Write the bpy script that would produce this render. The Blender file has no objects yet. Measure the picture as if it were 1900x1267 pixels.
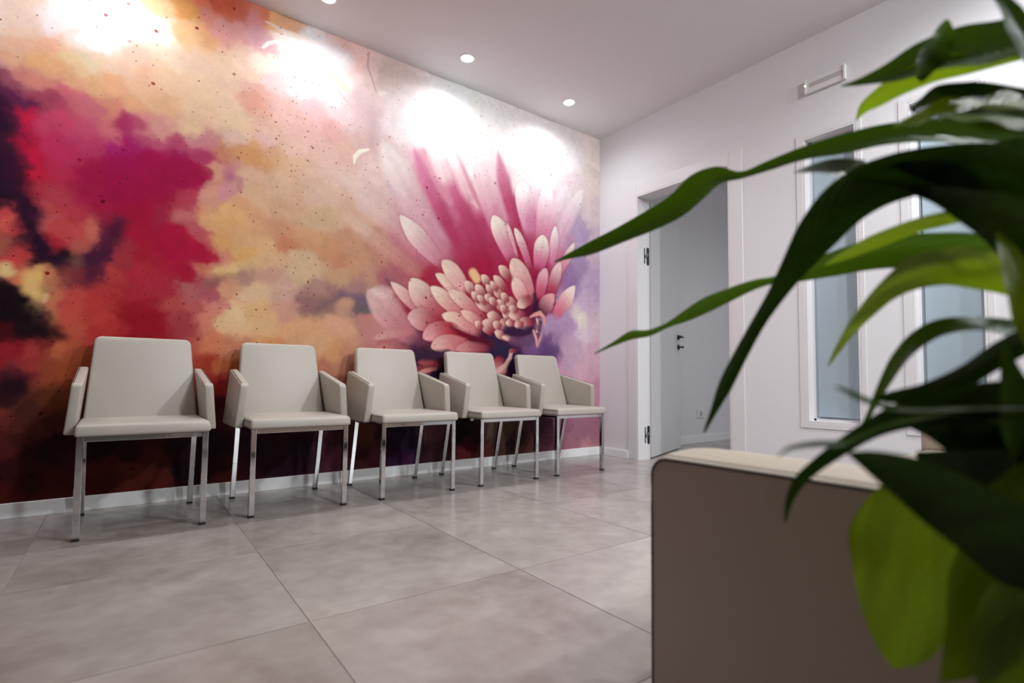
import bpy, bmesh, math, random
import numpy as np
from mathutils import Vector, Matrix

# ------------------------------------------------------------------ camera
scene = bpy.context.scene
COL = scene.collection
cam_data = bpy.data.cameras.new("camera")
cam = bpy.data.objects.new("camera", cam_data)
COL.objects.link(cam)
YAW, PITCH, ROLL = 0.9280213, 0.0494550, 0.0084542
F_ = Vector((math.cos(YAW) * math.cos(PITCH), math.sin(YAW) * math.cos(PITCH), math.sin(PITCH)))
R_ = Vector((math.sin(YAW), -math.cos(YAW), 0.0))
U_ = R_.cross(F_)
R2 = R_ * math.cos(ROLL) + U_ * math.sin(ROLL)
U2 = -R_ * math.sin(ROLL) + U_ * math.cos(ROLL)
m = Matrix((R2, U2, -F_)).transposed().to_4x4()
m.translation = Vector((-3.3046434, -3.1725176, 0.6161976))
cam.matrix_world = m
cam_data.sensor_fit = 'HORIZONTAL'
cam_data.sensor_width = 36.0
cam_data.lens = 988.672 * 36.0 / 1900.0
cam_data.shift_y = (655.904 - 633.5) / 1900.0
cam_data.clip_start = 0.02
cam_data.dof.use_dof = True
cam_data.dof.focus_distance = 2.3
cam_data.dof.aperture_fstop = 2.05
scene.camera = cam

# ------------------------------------------------------------------ world: dim daylight outside (the room is lit by its downlights and by added ones)
world = bpy.data.worlds.new("daylight")
scene.world = world
world.use_nodes = True
wb = world.node_tree.nodes["Background"]
wb.inputs[0].default_value = (0.78, 0.86, 1.0, 1.0)
wb.inputs[1].default_value = 0.5
scene.view_settings.view_transform = 'Standard'
scene.view_settings.look = 'None'
scene.view_settings.exposure = 0.36
scene.view_settings.gamma = 1.0
scene.view_settings.use_curve_mapping = False
scene.cycles.caustics_reflective = False
scene.cycles.caustics_refractive = False
scene.cycles.sample_clamp_indirect = 4.0

SPOT_W = 24.0        # mural wash downlights
ROOM_W = 37.0        # downlights over the middle of the room, including added unseen ones
AIM_W = 235.0        # unseen spots added for frontal light, aimed at the mural wall
NEXT_W = 28.0        # downlights in the next room
H = 2.70

# ------------------------------------------------------------------ helpers
def lin(c):
    c = c / 255.0
    return c / 12.92 if c <= 0.04045 else ((c + 0.055) / 1.055) ** 2.4

def rgb(r, g, b):
    return (lin(r), lin(g), lin(b), 1.0)

def mat(name, color, rough=0.5, metal=0.0, bump=0.0, bscale=200.0, var=0.0, vscale=6.0, spec=None, coat=0.0):
    mt = bpy.data.materials.new(name)
    mt.use_nodes = True
    nt = mt.node_tree
    b = nt.nodes["Principled BSDF"]
    b.inputs["Base Color"].default_value = color
    b.inputs["Roughness"].default_value = rough
    b.inputs["Metallic"].default_value = metal
    if spec is not None:
        b.inputs["Specular IOR Level"].default_value = spec
    if coat:
        b.inputs["Coat Weight"].default_value = coat
    tc = nt.nodes.new("ShaderNodeTexCoord")
    if var:
        n = nt.nodes.new("ShaderNodeTexNoise"); n.inputs["Scale"].default_value = vscale
        n.inputs["Detail"].default_value = 5.0
        nt.links.new(tc.outputs["Object"], n.inputs["Vector"])
        mx = nt.nodes.new("ShaderNodeMix"); mx.data_type = 'RGBA'
        mx.inputs[6].default_value = tuple(c * (1 - var) for c in color[:3]) + (1,)
        mx.inputs[7].default_value = tuple(min(1, c * (1 + var)) for c in color[:3]) + (1,)
        nt.links.new(n.outputs["Fac"], mx.inputs[0])
        nt.links.new(mx.outputs[2], b.inputs["Base Color"])
    if bump:
        n2 = nt.nodes.new("ShaderNodeTexNoise"); n2.inputs["Scale"].default_value = bscale
        n2.inputs["Detail"].default_value = 3.0
        nt.links.new(tc.outputs["Object"], n2.inputs["Vector"])
        bp = nt.nodes.new("ShaderNodeBump"); bp.inputs["Strength"].default_value = bump
        bp.inputs["Distance"].default_value = 0.002
        nt.links.new(n2.outputs["Fac"], bp.inputs["Height"])
        nt.links.new(bp.outputs["Normal"], b.inputs["Normal"])
    return mt

def emat(name, color, strength):
    mt = bpy.data.materials.new(name); mt.use_nodes = True
    nt = mt.node_tree; b = nt.nodes["Principled BSDF"]
    b.inputs["Base Color"].default_value = color
    b.inputs["Emission Color"].default_value = color
    b.inputs["Emission Strength"].default_value = strength
    return mt

def hexa(bm, pts):
    """box from 8 corners: bottom 4 ccw, top 4 ccw"""
    v = [bm.verts.new(p) for p in pts]
    for f in ((3, 2, 1, 0), (4, 5, 6, 7), (0, 1, 5, 4), (1, 2, 6, 5), (2, 3, 7, 6), (3, 0, 4, 7)):
        bm.faces.new([v[i] for i in f])
    return v

def box(bm, x0, x1, y0, y1, z0, z1):
    x0, x1 = min(x0, x1), max(x0, x1); y0, y1 = min(y0, y1), max(y0, y1); z0, z1 = min(z0, z1), max(z0, z1)
    return hexa(bm, [(x0, y0, z0), (x1, y0, z0), (x1, y1, z0), (x0, y1, z0),
                     (x0, y0, z1), (x1, y0, z1), (x1, y1, z1), (x0, y1, z1)])

def bev(bm, w, seg=3, edges=None):
    bmesh.ops.bevel(bm, geom=list(edges or bm.edges), offset=w, segments=seg, profile=0.5, affect='EDGES', clamp_overlap=True)

def prism(bm, poly, z0, z1):
    n = len(poly)
    lo = [bm.verts.new((p[0], p[1], z0)) for p in poly]
    hi = [bm.verts.new((p[0], p[1], z1)) for p in poly]
    bm.faces.new(lo[::-1]); bm.faces.new(hi)
    for i in range(n):
        bm.faces.new((lo[i], lo[(i + 1) % n], hi[(i + 1) % n], hi[i]))

def lathe(bm, prof, n=32, c=(0, 0, 0)):
    rings = []
    for r, z in prof:
        if r < 1e-6:
            rings.append([bm.verts.new((c[0], c[1], c[2] + z))])
        else:
            rings.append([bm.verts.new((c[0] + r * math.cos(2 * math.pi * k / n), c[1] + r * math.sin(2 * math.pi * k / n), c[2] + z)) for k in range(n)])
    for a, b in zip(rings, rings[1:]):
        for k in range(n):
            k2 = (k + 1) % n
            if len(a) == 1 and len(b) == 1: continue
            if len(a) == 1: bm.faces.new((a[0], b[k2], b[k]))
            elif len(b) == 1: bm.faces.new((a[k], a[k2], b[0]))
            else: bm.faces.new((a[k], a[k2], b[k2], b[k]))

def tube(bm, pts, radii, n=8):
    pts = [Vector(p) for p in pts]
    if not isinstance(radii, (list, tuple)): radii = [radii] * len(pts)
    rings = []
    for i, p in enumerate(pts):
        t = (pts[min(i + 1, len(pts) - 1)] - pts[max(i - 1, 0)]).normalized()
        a = t.cross(Vector((0, 0, 1)))
        if a.length < 1e-3: a = Vector((1, 0, 0))
        a.normalize(); b = t.cross(a)
        rings.append([bm.verts.new(p + (a * math.cos(2 * math.pi * k / n) + b * math.sin(2 * math.pi * k / n)) * radii[i]) for k in range(n)])
    for r0, r1 in zip(rings, rings[1:]):
        for k in range(n):
            bm.faces.new((r0[k], r0[(k + 1) % n], r1[(k + 1) % n], r1[k]))
    bm.faces.new(rings[0][::-1]); bm.faces.new(rings[-1])

def obj(name, bm, material, parent=None, smooth=False, kind=None, label=None, loc=None):
    bmesh.ops.recalc_face_normals(bm, faces=bm.faces)
    me = bpy.data.meshes.new(name)
    bm.to_mesh(me); bm.free()
    me.materials.append(material)
    if smooth:
        me.shade_smooth()
        me.set_sharp_from_angle(angle=math.radians(40))
    o = bpy.data.objects.new(name, me)
    COL.objects.link(o)
    if parent: o.parent = parent
    if kind: o["kind"] = kind
    if label: o["label"] = label
    if loc: o.location = loc
    return o

def thing(name, label, cat, loc=(0, 0, 0), rz=0.0, group=None):
    o = bpy.data.objects.new(name, None)
    COL.objects.link(o)
    o.location = loc; o.rotation_euler = (0, 0, rz)
    o["label"] = label; o["category"] = cat
    if group: o["group"] = group
    return o

def tag(o, label, cat, group=None):
    o["label"] = label; o["category"] = cat
    if group: o["group"] = group
    return o

def copy_tree(o, parent=None):
    c = o.copy(); COL.objects.link(c); c.parent = parent
    for ch in list(o.children):
        copy_tree(ch, c)
    return c

# ------------------------------------------------------------------ materials
M = {}
M["wall"] = mat("white wall paint", (0.79, 0.78, 0.805, 1), 0.7, bump=0.12, bscale=350)
M["darkwall"] = mat("dark taupe wall paint", (0.10, 0.085, 0.075, 1), 0.8)
M["ceiling"] = mat("ceiling paint", (0.80, 0.785, 0.795, 1), 0.8, bump=0.08, bscale=300)
M["trim"] = mat("white lacquer trim", (0.78, 0.76, 0.775, 1), 0.35)
M["doorleaf"] = mat("white door laminate", (0.74, 0.745, 0.75, 1), 0.4)
M["board"] = mat("white baseboard", (0.90, 0.91, 0.92, 1), 0.3)
M["leather"] = mat("beige leatherette", rgb(180, 172, 162), 0.42, bump=0.18, bscale=420, var=0.02, vscale=9)
M["pouf"] = mat("taupe beige leather", rgb(172, 159, 143), 0.45, bump=0.25, bscale=330, var=0.03, vscale=14)
M["thread"] = mat("dark stitching thread", rgb(58, 44, 34), 0.7)
M["chrome"] = mat("polished chrome", (0.72, 0.73, 0.75, 1), 0.06, metal=1.0)
M["rubber"] = mat("black rubber", (0.012, 0.012, 0.013, 1), 0.5)
M["hinge"] = mat("dark hinge metal", (0.035, 0.04, 0.055, 1), 0.35, metal=0.6)
M["hingepin"] = mat("satin hinge steel", (0.55, 0.56, 0.58, 1), 0.3, metal=1.0)
M["plastic"] = mat("white plastic", (0.80, 0.79, 0.79, 1), 0.35)
M["diffuser"] = mat("grey translucent diffuser", (0.52, 0.50, 0.50, 1), 0.3)
M["grout"] = mat("grout", rgb(136, 126, 120), 0.8)
M["lamp"] = emat("lit lamp lens", (1.0, 0.97, 0.98, 1), 14.0)
M["lamp"].cycles.emission_sampling = 'NONE'
M["led"] = emat("green status led", (0.75, 1.0, 0.25, 1), 6.0)
M["soil"] = mat("potting soil", (0.03, 0.02, 0.014, 1), 0.95, bump=0.6, bscale=60)
M["pot"] = mat("white glazed planter", (0.7, 0.69, 0.68, 1), 0.3)

def glass_mat():
    mt = bpy.data.materials.new("clear glass"); mt.use_nodes = True
    nt = mt.node_tree; nt.nodes.clear()
    out = nt.nodes.new("ShaderNodeOutputMaterial")
    tr = nt.nodes.new("ShaderNodeBsdfTransparent"); tr.inputs[0].default_value = (0.80, 0.85, 0.88, 1)
    gl = nt.nodes.new("ShaderNodeBsdfGlossy"); gl.inputs["Roughness"].default_value = 0.02
    mx = nt.nodes.new("ShaderNodeMixShader")
    mx.inputs[0].default_value = 0.07; nt.links.new(tr.outputs[0], mx.inputs[1]); nt.links.new(gl.outputs[0], mx.inputs[2])
    nt.links.new(mx.outputs[0], out.inputs[0])
    return mt

def frosted_mat():
    mt = bpy.data.materials.new("frosted film"); mt.use_nodes = True
    nt = mt.node_tree; nt.nodes.clear()
    out = nt.nodes.new("ShaderNodeOutputMaterial")
    df = nt.nodes.new("ShaderNodeBsdfDiffuse"); df.inputs[0].default_value = (0.62, 0.71, 0.77, 1)
    tl = nt.nodes.new("ShaderNodeBsdfTranslucent"); tl.inputs[0].default_value = (0.72, 0.83, 0.90, 1)
    gl = nt.nodes.new("ShaderNodeBsdfGlossy"); gl.inputs["Roughness"].default_value = 0.28
    m1 = nt.nodes.new("ShaderNodeMixShader"); m1.inputs[0].default_value = 0.55
    m2 = nt.nodes.new("ShaderNodeMixShader")
    nt.links.new(df.outputs[0], m1.inputs[1]); nt.links.new(tl.outputs[0], m1.inputs[2])
    m2.inputs[0].default_value = 0.08; nt.links.new(m1.outputs[0], m2.inputs[1]); nt.links.new(gl.outputs[0], m2.inputs[2])
    nt.links.new(m2.outputs[0], out.inputs[0])
    return mt
M["glass"] = glass_mat()
M["frost"] = frosted_mat()

def tile_mat():
    mt = bpy.data.materials.new("taupe porcelain tile"); mt.use_nodes = True
    nt = mt.node_tree; b = nt.nodes["Principled BSDF"]; L = nt.links.new
    tc = nt.nodes.new("ShaderNodeTexCoord"); geo = nt.nodes.new("ShaderNodeNewGeometry")
    oi = nt.nodes.new("ShaderNodeObjectInfo")
    off = nt.nodes.new("ShaderNodeVectorMath"); off.operation = 'SCALE'
    cmb = nt.nodes.new("ShaderNodeCombineXYZ")
    L(oi.outputs["Random"], cmb.inputs[0]); L(oi.outputs["Random"], cmb.inputs[1]); L(oi.outputs["Random"], cmb.inputs[2])
    L(cmb.outputs[0], off.inputs[0]); off.inputs["Scale"].default_value = 37.0
    add = nt.nodes.new("ShaderNodeVectorMath"); add.operation = 'ADD'
    L(geo.outputs["Position"], add.inputs[0]); L(off.outputs[0], add.inputs[1])
    n1 = nt.nodes.new("ShaderNodeTexNoise"); n1.inputs["Scale"].default_value = 2.4; n1.inputs["Detail"].default_value = 4.0
    n1.inputs["Roughness"].default_value = 0.55; n1.inputs["Distortion"].default_value = 0.35
    L(add.outputs[0], n1.inputs["Vector"])
    n2 = nt.nodes.new("ShaderNodeTexNoise"); n2.inputs["Scale"].default_value = 14.0; n2.inputs["Detail"].default_value = 3.0
    L(add.outputs[0], n2.inputs["Vector"])
    cr = nt.nodes.new("ShaderNodeValToRGB")
    cr.color_ramp.elements[0].position = 0.22; cr.color_ramp.elements[0].color = rgb(122, 110, 102)
    cr.color_ramp.elements[1].position = 0.78; cr.color_ramp.elements[1].color = rgb(186, 178, 171)
    e = cr.color_ramp.elements.new(0.5); e.color = rgb(158, 149, 143)
    mixf = nt.nodes.new("ShaderNodeMix"); mixf.data_type = 'FLOAT'; mixf.inputs[0].default_value = 0.28
    L(n1.outputs["Fac"], mixf.inputs[2]); L(n2.outputs["Fac"], mixf.inputs[3])
    L(mixf.outputs[0], cr.inputs[0]); L(cr.outputs[0], b.inputs["Base Color"])
    rr = nt.nodes.new("ShaderNodeMapRange"); rr.inputs[1].default_value = 0.3; rr.inputs[2].default_value = 0.7
    rr.inputs[3].default_value = 0.20; rr.inputs[4].default_value = 0.23
    L(n2.outputs["Fac"], rr.inputs[0]); L(rr.outputs[0], b.inputs["Roughness"])
    b.inputs["Specular IOR Level"].default_value = 0.45
    return mt
M["tile"] = tile_mat()
# ------------------------------------------------------------------ room shell
XL, YB = -6.3, -5.6           # left wall and glazed front
WT = 0.14                     # thickness of the partition wall with the door and windows
FX, FY = 3.2, 0.03            # far end and mural-side wall of the next room

def wall_from_rects(name, rects, material, kind="structure"):
    bm = bmesh.new()
    for r in rects: box(bm, *r)
    return obj(name, bm, material, kind=kind)

# openings in the partition (y from the corner, z)
DOOR = (-1.206, -0.403, 0.0, 2.096)
WIN = [(-1.978, -1.685, 0.378, 2.092), (-2.515, -2.216, 0.378, 2.092), (-3.052, -2.754, 0.378, 2.092)]
ops = [DOOR] + WIN
ys = sorted({YB, 0.0} | {o[0] for o in ops} | {o[1] for o in ops})
rects = []
for a, b in zip(ys, ys[1:]):
    z = 0.0
    for o in ops:
        if o[0] <= a + 1e-6 and b <= o[1] + 1e-6:
            if o[2] > 0: rects.append((0, WT, a, b, 0, o[2]))
            z = o[3]
    rects.append((0, WT, a, b, z, H))
wall_from_rects("wall_right", rects, M["wall"])
wall_from_rects("wall_back", [(XL - 0.2, 0.0, 0.0, 0.15, 0, H), (0.0, WT, 0.0, 0.15, 0, H)], M["wall"])
wall_from_rects("wall_left", [(XL - 0.2, XL, YB, 0.0, 0, H)], M["darkwall"])
wall_from_rects("wall_front", [(XL - 0.2, WT, YB - 0.2, YB, 0, H)], M["darkwall"])
bm = bmesh.new(); box(bm, XL - 0.2, WT, YB - 0.2, 0.15, H, H + 0.12)
obj("ceiling", bm, M["ceiling"], kind="structure")

# next room seen through the door
wall_from_rects("wall_far", [(WT, FX, FY, 0.15, 0, H), (FX, FX + 0.12, -3.2, 0.15, 0, H), (WT, FX + 0.12, -3.32, -3.2, 0, H)], M["wall"])
bm = bmesh.new(); box(bm, WT, FX + 0.12, -3.32, 0.15, H, H + 0.12)
obj("ceiling_far", bm, M["ceiling"], kind="structure")

# floor: grout bed and one object per tile
bm = bmesh.new()
box(bm, XL - 0.2, WT, YB - 0.2, 0.0, -0.06, -0.0012)
box(bm, WT, FX, -3.2, FY, -0.06, -0.0012)
floor = obj("floor", bm, M["grout"], kind="structure")

def clip(poly, ax, lim, keep_less):
    out = []
    for i, p in enumerate(poly):
        q = poly[(i + 1) % len(poly)]
        ip = (p[ax] <= lim) == keep_less; iq = (q[ax] <= lim) == keep_less
        if ip: out.append(p)
        if ip != iq:
            t = (lim - p[ax]) / (q[ax] - p[ax])
            out.append((p[0] + t * (q[0] - p[0]), p[1] + t * (q[1] - p[1])))
    return out

def area(poly):
    return 0.5 * sum(p[0] * q[1] - q[0] * p[1] for p, q in zip(poly, poly[1:] + poly[:1]))

PT, G, SL = 0.662, 0.0016, 0.018
ox, oy = -2.208, -1.113
for i in range(-8, 11):
    for j in range(-8, 4):
        def W(u, v):
            return (ox + u + SL * v, oy + v - SL * u)
        u0, u1, v0, v1 = i * PT + G, (i + 1) * PT - G, j * PT + G, (j + 1) * PT - G
        sq = [W(u0, v0), W(u1, v0), W(u1, v1), W(u0, v1)]
        for region in ((XL, 0.07, YB, -0.001), (0.0701, FX, -3.2, FY)):
            p = clip(sq, 0, region[0], False)
            p = clip(p, 0, region[1], True) if len(p) > 2 else p
            p = clip(p, 1, region[2], False) if len(p) > 2 else p
            p = clip(p, 1, region[3], True) if len(p) > 2 else p
            if len(p) > 2 and abs(area(p)) > 0.002:
                bm = bmesh.new(); prism(bm, p, -0.009, 0.0)
                obj("tile", bm, M["tile"], floor)

# baseboards
def board(name, x0, x1, y0, y1, h=0.066):
    bm = bmesh.new(); box(bm, x0, x1, y0, y1, 0.0, h); bev(bm, 0.0015, 1)
    return obj(name, bm, M["board"], kind="structure")
board("baseboard_back", XL, -0.0125, -0.012, -0.0005)
board("baseboard_right", -0.012, -0.0005, -0.316, -0.0005, 0.062)
board("baseboard_right_middle", -0.012, -0.0005, YB, -1.299, 0.062)
board("baseboard_far", WT + 0.012, FX, FY - 0.012, FY - 0.0005, 0.075)

# door frame: jambs lining the opening, flush casings
y0, y1, hd = DOOR[0], DOOR[1], DOOR[3]
bm = bmesh.new()
box(bm, -0.004, WT + 0.004, y1 - 0.0125, y1 - 0.0005, 0, hd - 0.0005)
box(bm, -0.004, WT + 0.004, y0 + 0.0005, y0 + 0.0125, 0, hd - 0.0005)
box(bm, -0.004, WT + 0.004, y0 + 0.0125, y1 - 0.0125, hd - 0.0125, hd - 0.0005)
frame = obj("door_1", bm, M["trim"], kind="structure")
for nm, r in (("casing", (-0.006, -0.0002, y1, y1 + 0.085, 0, hd + 0.086)),
              ("casing", (-0.006, -0.0002, y0 - 0.093, y0, 0, hd + 0.086)),
              ("header_casing", (-0.0045, -0.0002, y0, y1, hd, hd + 0.085))):
    bm = bmesh.new(); box(bm, *r); bev(bm, 0.001, 1)
    obj(nm, bm, M["trim"], frame)
# concealed hinges set into the jamb face
def hinge(z):
    bm = bmesh.new()
    yj = y1 - 0.0125
    for xc, w in ((0.081, 0.010), (0.121, 0.030)):
        pts = []
        for k in range(16):
            a = 2 * math.pi * k / 16
            pts.append((xc + (w / 2) * math.cos(a), z + math.copysign(0.058, math.sin(a)) + (w / 2) * math.sin(a)))
        lo = [bm.verts.new((p[0], yj - 0.003, p[1])) for p in pts]
        hi = [bm.verts.new((p[0], yj + 0.0005, p[1])) for p in pts]
        bm.faces.new(lo); bm.faces.new(hi[::-1])
        for k in range(16):
            bm.faces.new((lo[k], hi[k], hi[(k + 1) % 16], lo[(k + 1) % 16]))
    h = obj("hinge", bm, M["hinge"], frame, label="dark concealed hinge")
    bm = bmesh.new()
    box(bm, 0.084, 0.104, yj - 0.010, yj - 0.002, z - 0.014, z + 0.004)
    box(bm, 0.096, 0.114, yj - 0.012, yj - 0.002, z + 0.003, z + 0.022)
    obj("hinge_link", bm, M["hingepin"], h)
hinge(1.62); hinge(0.19)

# door leaf swung into the next room
leaf = thing("door_leaf", "white flush door leaf standing open into the next room", "door", (WT + 0.020, y1 - 0.014, 0), math.atan2(0.27, 0.755))
bm = bmesh.new(); box(bm, 0.0, 0.80, 0.0, 0.040, 0.008, 2.075); bev(bm, 0.0015, 1)
obj("panel", bm, M["doorleaf"], leaf)
def lever(z, flat):
    bm = bmesh.new()
    n = 16
    tube(bm, [(0.735, 0.0, z), (0.735, -0.012, z)], 0.024, 20)
    tube(bm, [(0.735, -0.010, z), (0.735, -0.048, z)], 0.008, 10)
    if flat:
        tube(bm, [(0.740, -0.046, z), (0.640, -0.050, z)], 0.009, 10)
    else:
        hexa(bm, [(0.725, -0.052, z - 0.012), (0.745, -0.052, z - 0.012), (0.745, -0.046, z - 0.012), (0.725, -0.046, z - 0.012),
                  (0.725, -0.052, z + 0.012), (0.745, -0.052, z + 0.012), (0.745, -0.046, z + 0.012), (0.725, -0.046, z + 0.012)])
    return bm
obj("lever_handle", lever(1.02, True), M["hinge"], leaf, smooth=True, label="dark lever handle")
obj("lock_turn", lever(0.93, False), M["hinge"], leaf, smooth=True, label="small dark lock turn")

# windows in the partition: casing, lining, clear pane with frosted film
for k, (a, b, z0, z1) in enumerate(WIN):
    bm = bmesh.new()
    c = 0.036
    t = 0.012
    box(bm, -0.004, WT, b - t, b - 0.0005, z0 + 0.0005, z1 - 0.0005)
    box(bm, -0.004, WT, a + 0.0005, a + t, z0 + 0.0005, z1 - 0.0005)
    box(bm, -0.004, WT, a + t, b - t, z0 + 0.0005, z0 + t)
    box(bm, -0.004, WT, a + t, b - t, z1 - t, z1 - 0.0005)
    w = obj("window_%d" % (k + 1), bm, M["trim"], kind="structure")
    for r in ((b, b + c, z0 - 0.029, z1 + 0.026), (a - 0.026, a, z0 - 0.029, z1 + 0.026), (a, b, z0 - 0.029, z0), (a, b, z1, z1 + 0.026)):
        bm = bmesh.new(); box(bm, -0.005, -0.0002, r[0], r[1], r[2], r[3]); bev(bm, 0.0008, 1)
        obj("window_casing", bm, M["trim"], w)
    bm = bmesh.new()
    for (q0, q1, s0, s1) in ((a + t, a + t + 0.012, z0 + t, z1 - t), (b - t - 0.012, b - t, z0 + t, z1 - t),
                             (a + t, b - t, z0 + t, z0 + t + 0.012), (a + t, b - t, z1 - t - 0.012, z1 - t)):
        box(bm, 0.062, 0.068, q0, q1, s0, s1)
    obj("glazing_bead", bm, M["trim"], w)
    bm = bmesh.new(); box(bm, 0.070, 0.076, a + t, b - t, z0 + t, z1 - t)
    p = obj("pane", bm, M["glass"], w)
    bm = bmesh.new()
    bm.faces.new([bm.verts.new((0.0693, q, s_)) for q, s_ in ((a + t + 0.026, z0 + t + 0.024), (a + t + 0.026, z1 - t - 0.024), (b - t - 0.026, z1 - t - 0.024), (b - t - 0.026, z0 + t + 0.024))])
    obj("frosted_film", bm, M["frost"], p, label="frosted film on the glass")

# ------------------------------------------------------------------ recessed downlights
LIGHT_X = [-0.638, -1.536, -2.434, -3.332, -4.230, -5.128]
proto_light = [None]
def downlight(x, y, watts, label, cone, blend, group):
    if proto_light[0] is None:
        t = thing("recessed_downlight", label, "light", (x, y, H), 0, group)
        bm = bmesh.new(); lathe(bm, [(0.038, -0.0005), (0.052, -0.0005), (0.052, -0.004), (0.047, -0.006), (0.038, -0.004), (0.038, -0.0005)], 40)
        obj("trim_ring", bm, M["plastic"], t, smooth=True)
        bm = bmesh.new(); lathe(bm, [(0.0, -0.016), (0.014, -0.0145), (0.026, -0.0095), (0.034, -0.003), (0.0375, -0.0012), (0.0375, -0.0005), (0, -0.0005)], 40)
        obj("lens", bm, M["lamp"], t, smooth=True)
        proto_light[0] = t
    else:
        t = copy_tree(proto_light[0]); t.location = (x, y, H); t["label"] = label
        t["group"] = group
    return t
def beam(t, watts, cone, blend, aim=None):
    ld = bpy.data.lights.new("downlight_beam", 'SPOT')
    ld.energy = watts; ld.color = (0.935, 0.975, 1.0)
    ld.spot_size = math.radians(cone); ld.spot_blend = blend; ld.shadow_soft_size = 0.10 if aim else 0.035
    lo = bpy.data.objects.new("downlight_beam", ld); COL.objects.link(lo)
    lo.parent = t; lo.location = (0, 0, -0.022)
    if aim:
        lo.rotation_euler = (Vector(aim) - t.location).to_track_quat('-Z', 'Y').to_euler()
names = ["lit recessed downlight nearest the room corner above the flower", "lit recessed downlight in the middle of the row above the mural",
         "lit recessed downlight cut by the top edge of the picture", "lit recessed downlight above the red end of the mural",
         "lit recessed downlight further along the mural, outside the picture"]
lamps = [(x, -0.30, SPOT_W, n, 172, 0.95, "recessed downlights washing the mural") for x, n in zip(LIGHT_X, names)]
lamps += [(-2.2, -1.95, ROOM_W, "lit recessed downlight over the open floor in front of the chairs", 168, 1.0, "recessed downlights over the open floor"),
          (-0.7, -2.75, ROOM_W * 1.7, "lit recessed downlight close to the partition windows", 168, 1.0, "recessed downlights over the open floor"),
          (-1.7, -3.45, ROOM_W * 1.2, "added unseen downlight above the leather sofa", 168, 1.0, "recessed downlights over the open floor"),  # added out of view to brighten the sofa top and leaves
          (-0.55, -4.3, AIM_W, "added unseen spot in the near right corner of the ceiling, aimed at the mural", 110, 1.0, "recessed downlights over the open floor", (-2.6, 0.0, 0.7)),  # added out of view to light chairs and mural from the front
          (-1.7, -5.0, AIM_W, "added unseen spot near the front wall behind the sofa, aimed at the mural", 110, 1.0, "recessed downlights over the open floor", (-1.4, 0.0, 0.7)),  # second added spot, also frontal fill for the mural wall
          (-0.40, -3.45, ROOM_W, "added unseen downlight washing the partition wall beyond its windows", 172, 0.95, "recessed downlights over the open floor"),  # added out of view to lift the upper part of the partition
          (1.5, -1.6, NEXT_W, "lit recessed downlight in the next room behind the door", 168, 1.0, "recessed downlights in the next room"),
          (0.75, -2.65, NEXT_W * 3, "lit recessed downlight in the next room behind the frosted windows", 168, 1.0, "recessed downlights in the next room")]
made = [(downlight(*a[:7]), a) for a in lamps]
for t, a in made: beam(t, a[2], a[4], a[5], a[7] if len(a) > 7 else None)

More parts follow.
